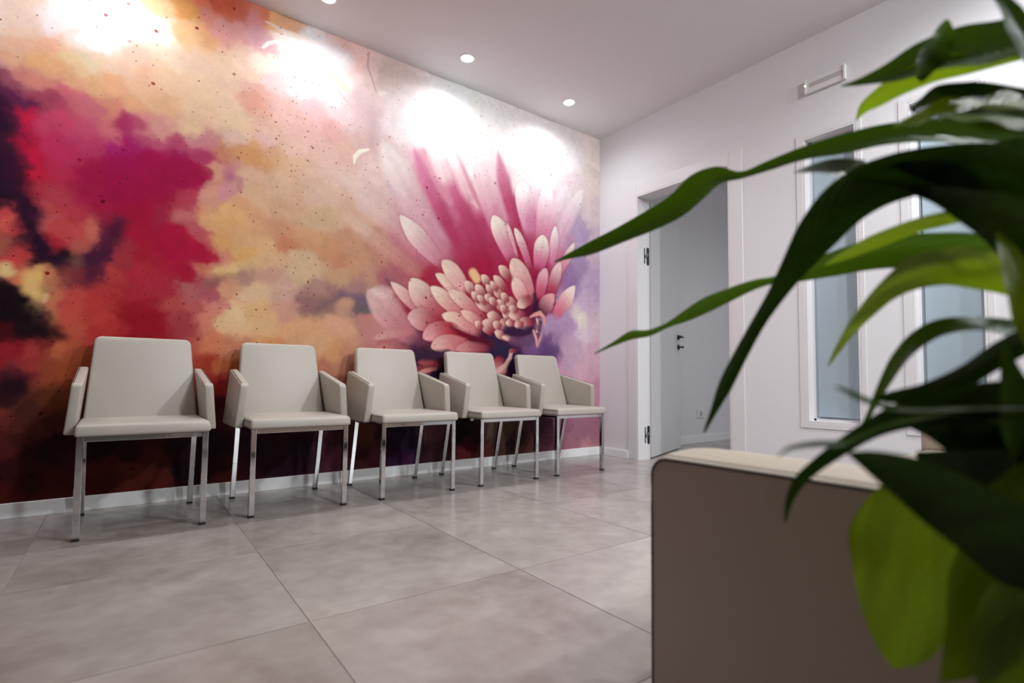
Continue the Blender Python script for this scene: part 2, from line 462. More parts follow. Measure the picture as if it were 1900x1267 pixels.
# ------------------------------------------------------------------ waiting chairs
def make_chair():
    t = thing("armchair", "", "chair")
    bm = bmesh.new()
    hexa(bm, [(-.226, -.612, .389), (.226, -.612, .389), (.224, -.17, .389), (-.224, -.17, .389),
              (-.222, -.606, .434), (.222, -.606, .434), (.222, -.17, .436), (-.222, -.17, .436)])
    bev(bm, 0.013, 4)
    bmesh.ops.subdivide_edges(bm, edges=[e for e in bm.edges if e.calc_length() > .25], cuts=3, use_grid_fill=True)
    for v in bm.verts:
        if v.co.z > .425:
            v.co.z += .006 * max(0, 1 - (v.co.x / .222) ** 2) * max(0, 1 - ((v.co.y + .39) / .222) ** 2)
    seat = obj("seat", bm, M["leather"], t, smooth=True)
    for s in (-1, 1):
        bm = bmesh.new()
        tube(bm, [(s * .2255, -.60, .4225), (s * .2252, -.45, .4240), (s * .2245, -.20, .4255)], .0012, 6)
        obj("seam", bm, M["thread"], seat)
    bm = bmesh.new()
    hexa(bm, [(-.214, -.226, .418), (.214, -.226, .418), (.212, -.168, .418), (-.212, -.168, .418),
              (-.187, -.122, .800), (.187, -.122, .800), (.185, -.074, .800), (-.185, -.074, .800)])
    es = [e for e in bm.edges]
    top = [e for e in es if all(v.co.z > .7 for v in e.verts) or abs(e.verts[0].co.z - e.verts[1].co.z) > .2]
    vert_e = [e for e in es if abs(e.verts[0].co.x - e.verts[1].co.x) < .05 and all(v.co.z > .7 for v in e.verts)]
    bev(bm, 0.026, 4, vert_e)
    bev(bm, 0.011, 3, [e for e in bm.edges if e.is_manifold and e.calc_face_angle(0) > .6])
    obj("backrest", bm, M["leather"], t, smooth=True)
    for s in (-1, 1):
        bm = bmesh.new()
        prof = [(-.458, .386), (-.470, .587), (-.128, .662), (-.128, .386)]   # y, z
        def X(z, inner): 
            k = (z - .386) / .276
            return s * ((.227 - .025 * k) if inner else (.264 - .026 * k))
        v = []
        for inner in (True, False):
            v += [bm.verts.new((X(z, inner), y, z)) for y, z in prof]
        bm.faces.new(v[:4]); bm.faces.new(v[4:][::-1])
        for i in range(4):
            j = (i + 1) % 4
            bm.faces.new((v[i], v[i + 4], v[j + 4], v[j]))
        bmesh.ops.recalc_face_normals(bm, faces=bm.faces)
        fr = [e for e in bm.edges if (abs(e.verts[0].co.y - e.verts[1].co.y) < .001 and abs(e.verts[0].co.z - e.verts[1].co.z) < .001 and e.verts[0].co.z > .5)]
        bev(bm, 0.016, 4, fr)
        bev(bm, 0.0075, 3, [e for e in bm.edges if e.calc_face_angle(0) > .6])
        arm = obj("armrest", bm, M["leather"], t, smooth=True)
        bm = bmesh.new()
        xo = lambda z: X(z, False) - s * .0062
        tube(bm, [(xo(.662), -.135, .6615), (xo(.59), -.455, .5918)], .0011, 6)
        obj("seam", bm, M["thread"], arm)
        # legs
        a = 0.0115
        for (yt, yb, xt, xb) in ((-.577, -.577, .2065, .2065), (-.205, -.118, .2065, .2065)):
            bm = bmesh.new()
            hexa(bm, [(s * xb - a, yb - a, .010), (s * xb + a, yb - a, .010), (s * xb + a, yb + a, .010), (s * xb - a, yb + a, .010),
                      (s * xt - a, yt - a, .388), (s * xt + a, yt - a, .388), (s * xt + a, yt + a, .388), (s * xt - a, yt + a, .388)])
            bev(bm, 0.002, 2)
            leg = obj("leg", bm, M["chrome"], t)
            bm = bmesh.new(); box(bm, s * xb - .0118, s * xb + .0118, yb - .0118, yb + .0118, 0, .0105)
            obj("foot_cap", bm, M["rubber"], leg)
    for r in ((-.196, .196, -.5865, -.5675, .368, .3875), (-.196, .196, -.2145, -.1955, .370, .3875)):
        bm = bmesh.new(); box(bm, *r); bev(bm, .0015, 2); obj("cross_rail", bm, M["chrome"], t)
    for s in (-1, 1):
        bm = bmesh.new(); box(bm, s * .2065 - .0095, s * .2065 + .0095, -.566, -.216, .370, .3875); bev(bm, .0015, 2)
        obj("side_rail", bm, M["chrome"], t)
    return t
chair = make_chair()
CH = [(-3.187, "beige leatherette armchair on chrome legs, nearest to the camera in the row"),
      (-2.587, "beige armchair on chrome legs, second from the left in front of the mural"),
      (-1.976, "middle one of five beige armchairs along the mural"),
      (-1.372, "beige armchair below the flower, second from the room corner"),
      (-0.785, "beige armchair on chrome legs standing next to the white corner wall")]
for i, (x, lab) in enumerate(CH):
    o = chair if i == 0 else copy_tree(chair)
    o.location = (x, 0.0, 0.0)
    o["label"] = lab; o["group"] = "beige armchairs along the mural"

# ------------------------------------------------------------------ sofa in the foreground, facing the mural; its near armrest shows
PW, PD, PH = 0.78, 0.186, 0.485        # arm: length along -y, width along +x, height
pf = thing("leather_sofa", "beige leather sofa with a stitched armrest in the foreground behind the green plant", "sofa", (-2.530, -2.551, 0), -math.pi / 2)
def arm_profile(inset, n=10, r=0.034):
    """outline of the arm in the long vertical plane: up the front end, over the top, down the back"""
    x0, x1, zt = inset, PW - inset, PH - inset
    r = r - inset * 0.5
    pts = [(x0, .035), (x0, .15), (x0, .28), (x0, zt - r - .06)]
    pts += [(x0 + r - r * math.cos(math.pi / 2 * k / n), zt - r + r * math.sin(math.pi / 2 * k / n)) for k in range(n + 1)]
    pts += [(x0 + r + (x1 - x0 - 2 * r) * k / 12, zt) for k in range(1, 12)]
    pts += [(x1 - r + r * math.sin(math.pi / 2 * k / n), zt - r + r * math.cos(math.pi / 2 * k / n)) for k in range(n + 1)]
    pts += [(x1, .28), (x1, .035)]
    return pts
bm = bmesh.new()
rings = []
for y, i in ((0.0, .0075), (.002, .0035), (.007, .0), (.03, -.0035), (.06, -.0060), (PD / 2, -.0075), (PD - .06, -.0060), (PD - .03, -.0035), (PD - .007, .0), (PD - .002, .0035), (PD, .0075)):
    rings.append([bm.verts.new((x, y, z)) for x, z in arm_profile(i)])
n = len(rings[0])
for a, b in zip(rings, rings[1:]):
    for k in range(n):
        bm.faces.new((a[k], a[(k + 1) % n], b[(k + 1) % n], b[k]))
bm.faces.new(rings[0]); bm.faces.new(rings[-1][::-1])
body = obj("armrest", bm, M["pouf"], pf, smooth=True)
# dark seam outlining the side panels and stitches on the band beside it
for y in (.0012, PD - .0012):
    bm = bmesh.new(); tube(bm, [(x, y, z) for x, z in arm_profile(.0048)], .0024, 6)
    obj("panel_seam", bm, M["thread"], body)
bm = bmesh.new()
ring = [Vector((x, .0125, z)) for x, z in arm_profile(-.0008)]
for a, b in zip(ring, ring[1:]):
    Ls = (b - a).length; t_ = (b - a).normalized()
    n_ = max(1, round(Ls / .0060))
    for k in range(n_):
        p = a.lerp(b, (k + .5) / n_)
        h = min(.0021, Ls * .36 / n_)
        q = Vector((0, .0009, 0))
        tube(bm, [p - t_ * h - q, p + t_ * h + q], .0012, 5)
st = obj("stitching", bm, M["thread"], body); st["kind"] = "stuff"
def cushion(name, x0, x1, y0, y1, z0, z1, r):
    bm = bmesh.new(); box(bm, x0, x1, y0, y1, z0, z1); bev(bm, r, 4)
    return obj(name, bm, M["pouf"], pf, smooth=True)
SL2 = 1.22                                                      # seat width between the arms
cushion("armrest", 0.0, PW, PD + SL2, 2 * PD + SL2, .03, PH, .02)
cushion("base_frame", .03, PW - .02, PD + .002, PD + SL2 - .002, .06, .24, .012)
for k in range(2):
    cushion("seat_cushion", .01, PW - .20, PD + .004 + k * SL2 / 2, PD + (k + 1) * SL2 / 2 - .004, .242, .40, .03)
    cushion("back_cushion", PW - .20, PW - .04, PD + .004 + k * SL2 / 2, PD + (k + 1) * SL2 / 2 - .004, .30, .70, .03)
for (a, b) in ((.05, .05), (PW - .05, .05), (.05, 2 * PD + SL2 - .05), (PW - .05, 2 * PD + SL2 - .05)):
    bm = bmesh.new(); lathe(bm, [(0, 0), (.018, 0), (.018, .032), (0, .032)], 16, (a, b, 0))
    obj("foot", bm, M["rubber"], pf)

# ------------------------------------------------------------------ emergency lamp on the partition wall
em = thing("emergency_light", "slim white emergency light with a green status light high on the partition wall", "light", (0, -1.825, 2.395))
bm = bmesh.new(); box(bm, -.020, -.0005, -.112, .112, -.044, .044); bev(bm, .003, 2); obj("housing", bm, M["plastic"], em)
bm = bmesh.new(); box(bm, -.0215, -.0195, -.100, .086, -.012, .014); obj("diffuser", bm, M["diffuser"], em)
bm = bmesh.new(); box(bm, -.026, -.0195, -.112, -.100, -.044, .046); bev(bm, .002, 2); obj("end_cap", bm, M["plastic"], em)
bm = bmesh.new(); box(bm, -.026, -.0195, .100, .112, -.044, .046); bev(bm, .002, 2); obj("end_cap", bm, M["plastic"], em)
bm = bmesh.new(); lathe(bm, [(0, -.004), (.003, -.003), (.004, 0), (.003, .003), (0, .004)], 12, (-.0265, .106, .004)); obj("status_light", bm, M["led"], em)

# socket on the wall of the next room
so = thing("wall_socket", "white wall socket plate seen through the open door", "socket", (1.49, FY, 0.29))
bm = bmesh.new(); box(bm, -.06, .06, -.010, -.0005, -.042, .042); bev(bm, .002, 2); obj("plate", bm, M["plastic"], so)
bm = bmesh.new(); box(bm, -.02, .02, -.0115, -.0095, -.024, .024); obj("insert", bm, M["diffuser"], so)
# ------------------------------------------------------------------ mural print: wall coordinates (x, z) in metres, linear print colours
PRINT_FIELD = [
[-3.7586,2.2297,0.7952,0.5867,0.5039],
[-3.6542,2.2756,0.778,0.5554,0.4502],
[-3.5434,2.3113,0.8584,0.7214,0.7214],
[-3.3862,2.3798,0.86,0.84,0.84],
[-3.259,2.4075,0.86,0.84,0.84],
[-3.1729,2.5153,0.8346,0.4968,0.2742],
[-3.0796,2.5279,0.7257,0.3412,0.1173],
[-2.9843,2.5993,0.7925,0.2007,0.1157],
[-2.8833,2.6292,0.6289,0.1198,0.0676],
[-3.7556,2.1575,0.7948,0.5863,0.4776],
[-3.6508,2.189,0.7446,0.4961,0.3753],
[-3.5598,2.2397,0.8179,0.6723,0.6723],
[-3.4238,2.2835,0.9,0.8285,0.8567],
[-3.2787,2.344,0.86,0.84,0.84],
[-3.1681,2.3759,0.8942,0.7209,0.5977],
[-3.0545,2.4953,0.6553,0.2964,0.0938],
[-2.9313,2.5184,0.674,0.2524,0.2091],
[-2.8036,2.6184,0.6099,0.1495,0.0889],
[-2.7212,2.6073,0.7321,0.2847,0.3023],
[-2.6665,2.6619,0.7139,0.2152,0.1223],
[-2.6087,2.6548,0.9,0.4956,0.2415],
[-2.5349,2.6537,0.7856,0.4254,0.2642],
[-3.7522,2.0735,0.6948,0.4414,0.3941],
[-3.6652,2.0956,0.723,0.4152,0.2876],
[-3.5745,2.1313,0.7046,0.3659,0.2481],
[-3.4805,2.1944,0.8099,0.5874,0.5314],
[-3.3814,2.2475,0.8675,0.7428,0.7428],
[-3.2763,2.2762,0.8154,0.6515,0.5919],
[-3.1662,2.3202,0.8498,0.7202,0.6386],
[-3.0512,2.3952,0.7375,0.4401,0.2345],
[-2.929,2.4449,0.6921,0.3644,0.1829],
[-2.8268,2.5017,0.6736,0.3081,0.2815],
[-2.7189,2.5304,0.614,0.3219,0.3623],
[-2.662,2.5064,0.6706,0.3909,0.4141],
[-2.5763,2.5404,0.8947,0.7213,0.6276],
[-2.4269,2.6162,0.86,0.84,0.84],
[-2.2982,2.5833,0.7753,0.5872,0.5872],
[-2.1996,2.6384,0.9,0.5774,0.5321],
[-2.2339,2.6593,0.8035,0.4993,0.4569],
[-3.7488,1.9895,0.5876,0.2679,0.2617],
[-3.6803,2.0276,0.6956,0.3653,0.2305],
[-3.5896,2.0365,0.7031,0.3648,0.1832],
[-3.5147,2.0643,0.6741,0.4655,0.2701],
[-3.4369,2.0932,0.6266,0.4923,0.3294],
[-3.3353,2.1309,0.6754,0.4666,0.3418],
[-3.2281,2.1569,0.6995,0.4408,0.341],
[-3.1163,2.2123,0.7067,0.5237,0.3988],
[-2.9975,2.2418,0.6886,0.467,0.3507],
[-2.8736,2.3173,0.7172,0.4951,0.3527],
[-2.7687,2.3566,0.768,0.5253,0.4002],
[-2.6593,2.4133,0.851,0.6518,0.5359],
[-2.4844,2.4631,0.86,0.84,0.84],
[-2.3597,2.46,0.9,0.7801,0.6826],
[-2.2294,2.4735,0.8131,0.6194,0.59],
[-2.0588,2.5698,0.7846,0.5661,0.5355],
[-1.949,2.5382,0.6371,0.4775,0.4384],
[-3.7454,1.9058,0.1554,0.0306,0.0718],
[-3.693,1.8996,0.3034,0.0786,0.1181],
[-3.6226,1.9365,0.6367,0.2264,0.1756],
[-3.5308,1.9813,0.6623,0.3414,0.1967],
[-3.4335,2.0024,0.6367,0.3406,0.1813],
[-3.331,2.0113,0.6622,0.3413,0.1906],
[-3.2023,2.0554,0.6675,0.3887,0.2485],
[-3.0893,2.1083,0.6724,0.4394,0.2878],
[-2.9698,2.1496,0.675,0.4662,0.3168],
[-2.8437,2.1932,0.6732,0.44,0.3278],
[-2.7099,2.2241,0.6539,0.3655,0.3033],
[-2.5985,2.2938,0.6971,0.4688,0.4688],
[-2.4805,2.3188,0.8135,0.6197,0.6197],
[-2.2924,2.3503,0.7753,0.5872,0.5872],
[-2.0908,2.4187,0.7018,0.5249,0.5089],
[-1.8716,2.4208,0.707,0.5853,0.5853],
[-3.741,1.7983,0.0574,0.0091,0.0407],
[-3.6726,1.8327,0.1042,0.0123,0.0619],
[-3.6107,1.8654,0.3382,0.0517,0.0932],
[-3.5467,1.8993,0.5556,0.1193,0.1542],
[-3.4499,1.9054,0.5367,0.13,0.1688],
[-3.3488,1.9251,0.5877,0.2204,0.1476],
[-3.2432,1.9592,0.6347,0.3186,0.1803],
[-3.1321,1.9952,0.6394,0.3639,0.2131],
[-3.0146,2.0188,0.6596,0.4391,0.2876],
[-2.8658,2.0664,0.6752,0.4664,0.3292],
[-2.7349,2.1389,0.6092,0.2977,0.2259],
[-2.5946,2.1532,0.644,0.3895,0.3457],
[-2.4162,2.2104,0.6449,0.3902,0.3993],
[-2.2245,2.2717,0.6799,0.496,0.496],
[-2.0518,2.2573,0.6121,0.4397,0.4301],
[-3.7371,1.7029,0.044,0.0067,0.0358],
[-3.6948,1.7277,0.1125,0.01,0.0505],
[-3.6516,1.7531,0.5951,0.0119,0.0546],
[-3.5605,1.7682,0.5552,0.0575,0.1262],
[-3.4656,1.7968,0.5285,0.0718,0.1457],
[-3.3655,1.8136,0.5729,0.1361,0.1587],
[-3.2826,1.8465,0.3722,0.0298,0.1077],
[-3.2067,1.861,0.5442,0.1872,0.1872],
[-3.1283,1.8843,0.5814,0.2576,0.2233],
[-3.0114,1.9192,0.6445,0.413,0.2673],
[-2.8373,1.9859,0.6748,0.4661,0.3087],
[-2.6482,2.0273,0.6567,0.399,0.3051],
[-2.4741,2.0792,0.623,0.3651,0.3229],
[-2.2867,2.1184,0.5764,0.3189,0.2914],
[-2.0487,2.119,0.5634,0.3639,0.3424],
[-3.7338,1.6197,0.0392,0.007,0.0314],
[-3.691,1.6315,0.1526,0.0191,0.0561],
[-3.6472,1.6435,0.6463,0.0095,0.0509],
[-3.5566,1.6685,0.5291,0.0315,0.1083],
[-3.4427,1.7129,0.4724,0.0424,0.126],
[-3.3622,1.7221,0.3703,0.0142,0.1289],
[-3.2785,1.7318,0.358,0.0104,0.1124],
[-3.1709,1.797,0.416,0.0665,0.1355],
[-3.0561,1.8207,0.3997,0.0564,0.1222],
[-2.9603,1.8561,0.4893,0.1863,0.2015],
[-2.835,1.9121,0.6269,0.4134,0.3255],
[-2.646,1.9505,0.6307,0.3796,0.3448],
[-2.4711,1.9679,0.6587,0.4144,0.3473],
[-2.218,2.004,0.6043,0.3644,0.3023],
[-3.7299,1.5247,0.022,0.0055,0.0212],
[-3.6881,1.5594,0.0766,0.0107,0.0336],
[-3.6349,1.5608,0.6411,0.0134,0.0457],
[-3.5537,1.5939,0.5203,0.0267,0.0787],
[-3.4383,1.5977,0.4115,0.0087,0.0637],
[-3.3181,1.6544,0.3555,0.0056,0.096],
[-3.1895,1.6874,0.332,0.0034,0.0705],
[-3.0533,1.7366,0.3137,0.007,0.0753],
[-2.9577,1.7758,0.3552,0.0354,0.0975],
[-2.8584,1.8315,0.4871,0.1851,0.1088],
[-2.7264,1.8519,0.5491,0.255,0.1016],
[-2.5871,1.889,0.6025,0.363,0.2125],
[-2.4685,1.8726,0.6177,0.3878,0.2656],
[-2.2801,1.8548,0.6484,0.4399,0.3703],
[-3.726,1.4299,0.0133,0.0038,0.0152],
[-3.6751,1.4535,0.0285,0.0058,0.0221],
[-3.6137,1.4798,0.5002,0.0349,0.0565],
[-3.5308,1.4865,0.4933,0.0494,0.0747],
[-3.435,1.5084,0.4353,0.0165,0.0685],
[-3.3143,1.5492,0.3755,0.005,0.0707],
[-3.1635,1.5841,0.3391,0.0025,0.0491],
[-3.0259,1.6301,0.3037,0.0033,0.053],
[-2.892,1.6762,0.5894,0.269,0.1805],
[-2.8277,1.6767,0.4555,0.1597,0.184],
[-2.7479,1.6654,0.609,0.3667,0.246],
[-2.5823,1.7187,0.6177,0.3878,0.2656],
[-2.3413,1.742,0.607,0.3978,0.3041],
[-2.0048,1.7485,0.6094,0.4137,0.3815],
[-3.7236,1.3708,0.6908,0.0757,0.0746],
[-3.6813,1.3917,0.1076,0.0118,0.0307],
[-3.6371,1.3889,0.0427,0.0051,0.0282],
[-3.5741,1.4021,0.5581,0.072,0.0807],
[-3.4896,1.4072,0.5036,0.0424,0.0661],
[-3.3724,1.4444,0.408,0.0124,0.0507],
[-3.2477,1.4706,0.3537,0.0037,0.0392],
[-3.1157,1.5121,0.3464,0.0054,0.0371],
[-3.0227,1.5319,0.4335,0.0482,0.0801],
[-2.9009,1.5578,0.6201,0.2844,0.2076],
[-2.8254,1.6034,0.5677,0.2351,0.265],
[-2.6911,1.5873,0.637,0.3782,0.2328],
[-2.5209,1.6073,0.5843,0.3397,0.211],
[-2.3372,1.5803,0.5613,0.3623,0.2282],
[-2.1414,1.6183,0.6035,0.3638,0.2641],
[-3.7132,1.3252,0.8,0.132,0.103],
[-3.6775,1.2961,0.5564,0.0558,0.0637],
[-3.6342,1.3164,0.0296,0.0042,0.023],
[-3.5804,1.3267,0.6979,0.1282,0.1252],
[-3.5053,1.3159,0.6011,0.0732,0.0717],
[-3.4175,1.3065,0.6731,0.1532,0.1086],
[-3.3279,1.3487,0.3138,0.0122,0.0435],
[-3.2233,1.3949,0.3624,0.0038,0.0337],
[-3.1119,1.4024,0.3528,0.0151,0.0547],
[-3.0195,1.4338,0.5242,0.1398,0.137],
[-2.9221,1.438,0.6791,0.3458,0.1722],
[-2.8209,1.457,0.678,0.3847,0.1691],
[-2.7161,1.5068,0.6282,0.3189,0.1732],
[-2.5466,1.4775,0.5611,0.2694,0.1531],
[-2.3968,1.4727,0.5828,0.3046,0.1652],
[-3.7094,1.2306,0.4467,0.1166,0.0782],
[-3.6489,1.241,0.0877,0.0165,0.0261],
[-3.5946,1.2259,0.0101,0.0026,0.0099],
[-3.531,1.2489,0.4984,0.0241,0.0426],
[-3.4445,1.2381,0.5068,0.1095,0.0837],
[-3.3662,1.2768,0.1613,0.0157,0.0437],
[-3.3161,1.3115,0.0984,0.0078,0.0339],
[-3.2195,1.2882,0.3791,0.0062,0.0356],
[-3.0858,1.3104,0.331,0.0057,0.0393],
[-2.9692,1.3723,0.4605,0.0781,0.0968],
[-2.8693,1.3608,0.6661,0.3412,0.1325],
[-2.7669,1.4078,0.6506,0.361,0.1841],
[-2.657,1.3665,0.6587,0.3823,0.199],
[-2.5154,1.4051,0.5337,0.1996,0.1036],
[-2.3322,1.3871,0.5281,0.2487,0.1263],
[-2.1711,1.4456,0.509,0.2578,0.1612],
[-1.998,1.4395,0.4673,0.2012,0.1449],
[-3.706,1.148,0.698,0.0413,0.0486],
[-3.6548,1.1677,0.6126,0.058,0.0569],
[-3.5923,1.1651,0.0242,0.0042,0.0119],
[-3.5183,1.1638,0.0184,0.0041,0.0138],
[-3.461,1.1597,0.2211,0.094,0.0706],
[-3.4029,1.1809,0.0434,0.011,0.0354],
[-3.3427,1.1897,0.0587,0.0077,0.0345],
[-3.2806,1.1989,0.3803,0.034,0.0472],
[-3.1735,1.2282,0.3801,0.0089,0.0298],
[-3.0599,1.2314,0.3753,0.0039,0.0403],
[-2.9412,1.2632,0.3959,0.0058,0.039],
[-2.8666,1.2744,0.6052,0.2275,0.1588],
[-2.7637,1.3047,0.6663,0.3732,0.1328],
[-2.6266,1.2801,0.6532,0.3906,0.2197],
[-2.4532,1.3052,0.5992,0.4011,0.2472],
[-2.267,1.332,0.5003,0.2135,0.1139],
[-3.6956,1.1021,0.9,0.6234,0.2801],
[-3.6602,1.083,0.7763,0.1773,0.0987],
[-3.5979,1.0791,0.9,0.5407,0.1815],
[-3.5521,1.0727,0.6327,0.2093,0.1089],
[-3.4962,1.0797,0.2675,0.0532,0.0523],
[-3.4388,1.0869,0.2142,0.0284,0.041],
[-3.3806,1.1199,0.0939,0.0117,0.0366],
[-3.3198,1.1279,0.5179,0.0518,0.0509],
[-3.2135,1.1153,0.4594,0.0223,0.0395],
[-3.0802,1.1458,0.4026,0.0122,0.0362],
[-3.0107,1.1687,0.4156,0.0061,0.0413],
[-2.9143,1.1957,0.5902,0.1799,0.1201],
[-2.8389,1.2059,0.7549,0.4773,0.1873],
[-2.7597,1.1724,0.4541,0.2444,0.1882],
[-2.624,1.1895,0.5632,0.3022,0.2205],
[-2.4498,1.18,0.6171,0.415,0.256],
[-2.2638,1.2023,0.5284,0.3029,0.175],
[-3.6923,1.0195,0.0077,0.0028,0.0059],
[-3.6564,0.9879,0.0113,0.0043,0.0078],
[-3.6124,0.9926,0.8177,0.4409,0.1909],
[-3.5665,0.9731,0.4777,0.2577,0.1262],
[-3.5107,0.9664,0.6388,0.1916,0.0965],
[-3.435,0.9864,0.6393,0.0781,0.0665],
[-3.336,1.0093,0.5334,0.0452,0.0443],
[-3.2317,1.0202,0.4146,0.0227,0.0404],
[-3.1225,1.0452,0.4258,0.0219,0.046],
[-3.0075,1.0714,0.458,0.125,0.1228],
[-2.9001,1.1404,0.3059,0.1031,0.1011],
[-2.8845,1.0421,0.4098,0.0836,0.1163],
[-2.8088,1.0643,0.6746,0.3258,0.186],
[-2.6761,1.0781,0.7021,0.4647,0.2858],
[-2.5359,1.0928,0.606,0.3543,0.2834],
[-2.3872,1.1083,0.4023,0.2129,0.1765],
[-2.2618,1.1213,0.2954,0.1416,0.1523],
[-2.1305,1.1517,0.3585,0.1849,0.1665],
[-3.688,0.9136,0.0061,0.0023,0.005],
[-3.618,0.9078,0.0156,0.0054,0.0099],
[-3.555,0.9132,0.1271,0.0649,0.0741],
[-3.5084,0.9049,0.6897,0.1946,0.086],
[-3.4322,0.9112,0.6529,0.0917,0.0681],
[-3.3327,0.9194,0.5494,0.0551,0.0459],
[-3.2074,0.943,0.3321,0.0093,0.0209],
[-3.0961,0.939,0.4731,0.0689,0.0678],
[-2.98,0.9626,0.4897,0.1003,0.0985],
[-2.8827,0.9852,0.6562,0.2273,0.1721],
[-2.7797,0.9652,0.7836,0.537,0.2963],
[-2.6731,0.974,0.7159,0.4317,0.2141],
[-2.5329,0.9856,0.6168,0.3144,0.2302],
[-2.4151,1.011,0.2873,0.1339,0.1316],
[-2.3232,1.0349,0.2831,0.1455,0.1296],
[-2.2116,1.0612,0.4942,0.2688,0.1839],
[-2.0938,1.0386,0.1649,0.1002,0.1093],
[-3.6851,0.8431,0.0709,0.0052,0.0089],
[-3.6151,0.8361,0.0156,0.0045,0.008],
[-3.543,0.8409,0.0201,0.0044,0.0078],
[-3.4877,0.857,0.3339,0.0669,0.0477],
[-3.4103,0.8499,0.5828,0.1051,0.0591],
[-3.3099,0.8566,0.5113,0.038,0.0373],
[-3.1829,0.8652,0.3315,0.0064,0.0162],
[-3.0479,0.8743,0.3845,0.0496,0.0569],
[-2.9294,0.8964,0.6799,0.216,0.1465],
[-2.803,0.8764,0.7877,0.4893,0.2684],
[-2.6705,0.8849,0.7398,0.4405,0.2297],
[-2.5303,0.894,0.7035,0.3729,0.1964],
[-2.3818,0.9035,0.6834,0.3617,0.1902],
[-2.2243,0.9137,0.6629,0.3493,0.2172],
[-2.0575,0.9579,0.5098,0.2136,0.1775],
[-1.9157,0.9679,0.3336,0.0923,0.1243],
[-3.6642,0.7501,0.35,0.0156,0.0258],
[-3.5931,0.7294,0.4776,0.0516,0.0509],
[-3.5213,0.7567,0.2353,0.0247,0.0243],
[-3.464,0.7345,0.6526,0.1587,0.0639],
[-3.4051,0.7118,0.4542,0.0922,0.0416],
[-2.8764,0.7864,0.6865,0.218,0.1075],
[-2.7994,0.7611,0.6076,0.2154,0.1188],
[-2.3478,0.7792,0.6843,0.3792,0.2082],
[-2.2525,0.7509,0.6538,0.3171,0.151],
[-2.1861,0.6882,0.5492,0.2306,0.147],
[-2.3126,0.6221,0.4988,0.1808,0.1085],
[-3.2228,0.7704,0.3444,0.0097,0.017],
[-2.6119,0.7686,0.6902,0.2897,0.1173],
[-3.6594,0.6326,0.2557,0.027,0.0408],
[-3.5902,0.6576,0.4137,0.0424,0.0418],
[-3.5166,0.6348,0.3513,0.0707,0.0346],
[-3.4593,0.611,0.4035,0.0815,0.028],
[-3.6402,0.5857,0.0221,0.0059,0.0122],
[-2.8976,0.6727,0.3798,0.0409,0.0223],
[-2.8342,0.6456,0.5082,0.1307,0.0447],
[-2.8692,0.5603,0.2791,0.0166,0.0163],
[-2.2477,0.5588,0.259,0.0796,0.052],
[-2.6059,0.5597,0.3746,0.1112,0.0665],
[-3.6547,0.5154,0.036,0.0074,0.0112],
[-3.5836,0.4905,0.1019,0.025,0.0192],
[-3.5119,0.5133,0.1652,0.0395,0.017],
[-3.6509,0.4218,0.1938,0.0341,0.0269],
[-3.5799,0.3953,0.117,0.0253,0.0194],
[-3.5072,0.3921,0.0625,0.0152,0.0096],
[-2.8406,0.447,0.0588,0.0077,0.0106],
[-3.2135,0.509,0.1129,0.0124,0.0109],
[-2.4585,0.4063,0.0989,0.0295,0.0291],
[-2.0454,0.4259,0.0941,0.0282,0.0278],
[-3.6462,0.3051,0.1194,0.0168,0.0166],
[-3.5752,0.2766,0.0356,0.0073,0.0072],
[-3.4839,0.2698,0.0213,0.0047,0.0047],
[-3.6416,0.1888,0.0546,0.0078,0.0097],
[-3.5705,0.1582,0.0363,0.0074,0.0062],
[-3.4792,0.1487,0.0632,0.0119,0.009],
[-3.6378,0.0959,0.09,0.0126,0.0095],
[-3.4955,0.0905,0.0858,0.0155,0.0105],
[-3.3094,0.2821,0.0152,0.0034,0.0042],
[-3.2043,0.249,0.0254,0.0054,0.0053],
[-3.094,0.2143,0.0667,0.0139,0.0095],
[-3.3048,0.1557,0.0818,0.0132,0.0094],
[-3.2006,0.1454,0.1206,0.0209,0.0135],
[-3.0903,0.1081,0.1329,0.0228,0.0176],
[-2.9879,0.1245,0.0143,0.0041,0.0092],
[-2.9807,0.2595,0.0188,0.0051,0.0093],
[-3.3427,0.0971,0.0816,0.013,0.0093],
[-2.8603,0.2792,0.0182,0.0049,0.0102],
[-2.8559,0.1394,0.0301,0.0073,0.0108],
[-2.8038,0.0783,0.139,0.027,0.0195],
[-2.5973,0.2628,0.0221,0.0066,0.0112],
[-2.4535,0.2234,0.0169,0.0054,0.0128],
[-2.5939,0.1446,0.0282,0.0079,0.0178],
[-2.4511,0.1322,0.0276,0.0078,0.0253],
[-2.6462,0.0618,0.0601,0.015,0.024],
[-2.3315,0.1529,0.0673,0.0171,0.0351],
[-2.2366,0.1137,0.1289,0.0336,0.0603],
[-2.2398,0.2404,0.0394,0.01,0.0155],
[-2.4194,0.0534,0.0674,0.0146,0.0351],
[-2.0759,0.2629,0.0849,0.0231,0.0142],
[-2.1066,0.1348,0.0395,0.0088,0.0155],
[-2.0026,0.0605,0.1116,0.0242,0.0293],
[-2.105,0.07,0.1423,0.0376,0.0518],
[-1.8634,0.2169,0.0204,0.0061,0.0202],
[-1.7519,0.2445,0.0141,0.005,0.0196],
[-1.8244,0.1121,0.0324,0.0099,0.0358],
[-1.786,0.0576,0.0856,0.0237,0.0854],
[-1.6346,0.2026,0.0255,0.0082,0.0161],
[-1.5953,0.2357,0.0954,0.0347,0.0409],
[-1.471,0.1561,0.0536,0.0133,0.0132],
[-1.5113,0.0869,0.0738,0.0229,0.0337],
[-1.3872,0.2239,0.0037,0.002,0.003],
[-1.2987,0.1443,0.0521,0.0054,0.0082],
[-1.3415,0.0733,0.2609,0.0449,0.052],
[-1.2551,0.2165,0.0196,0.0034,0.0041],
[-1.2078,0.0625,0.1211,0.0236,0.0233],
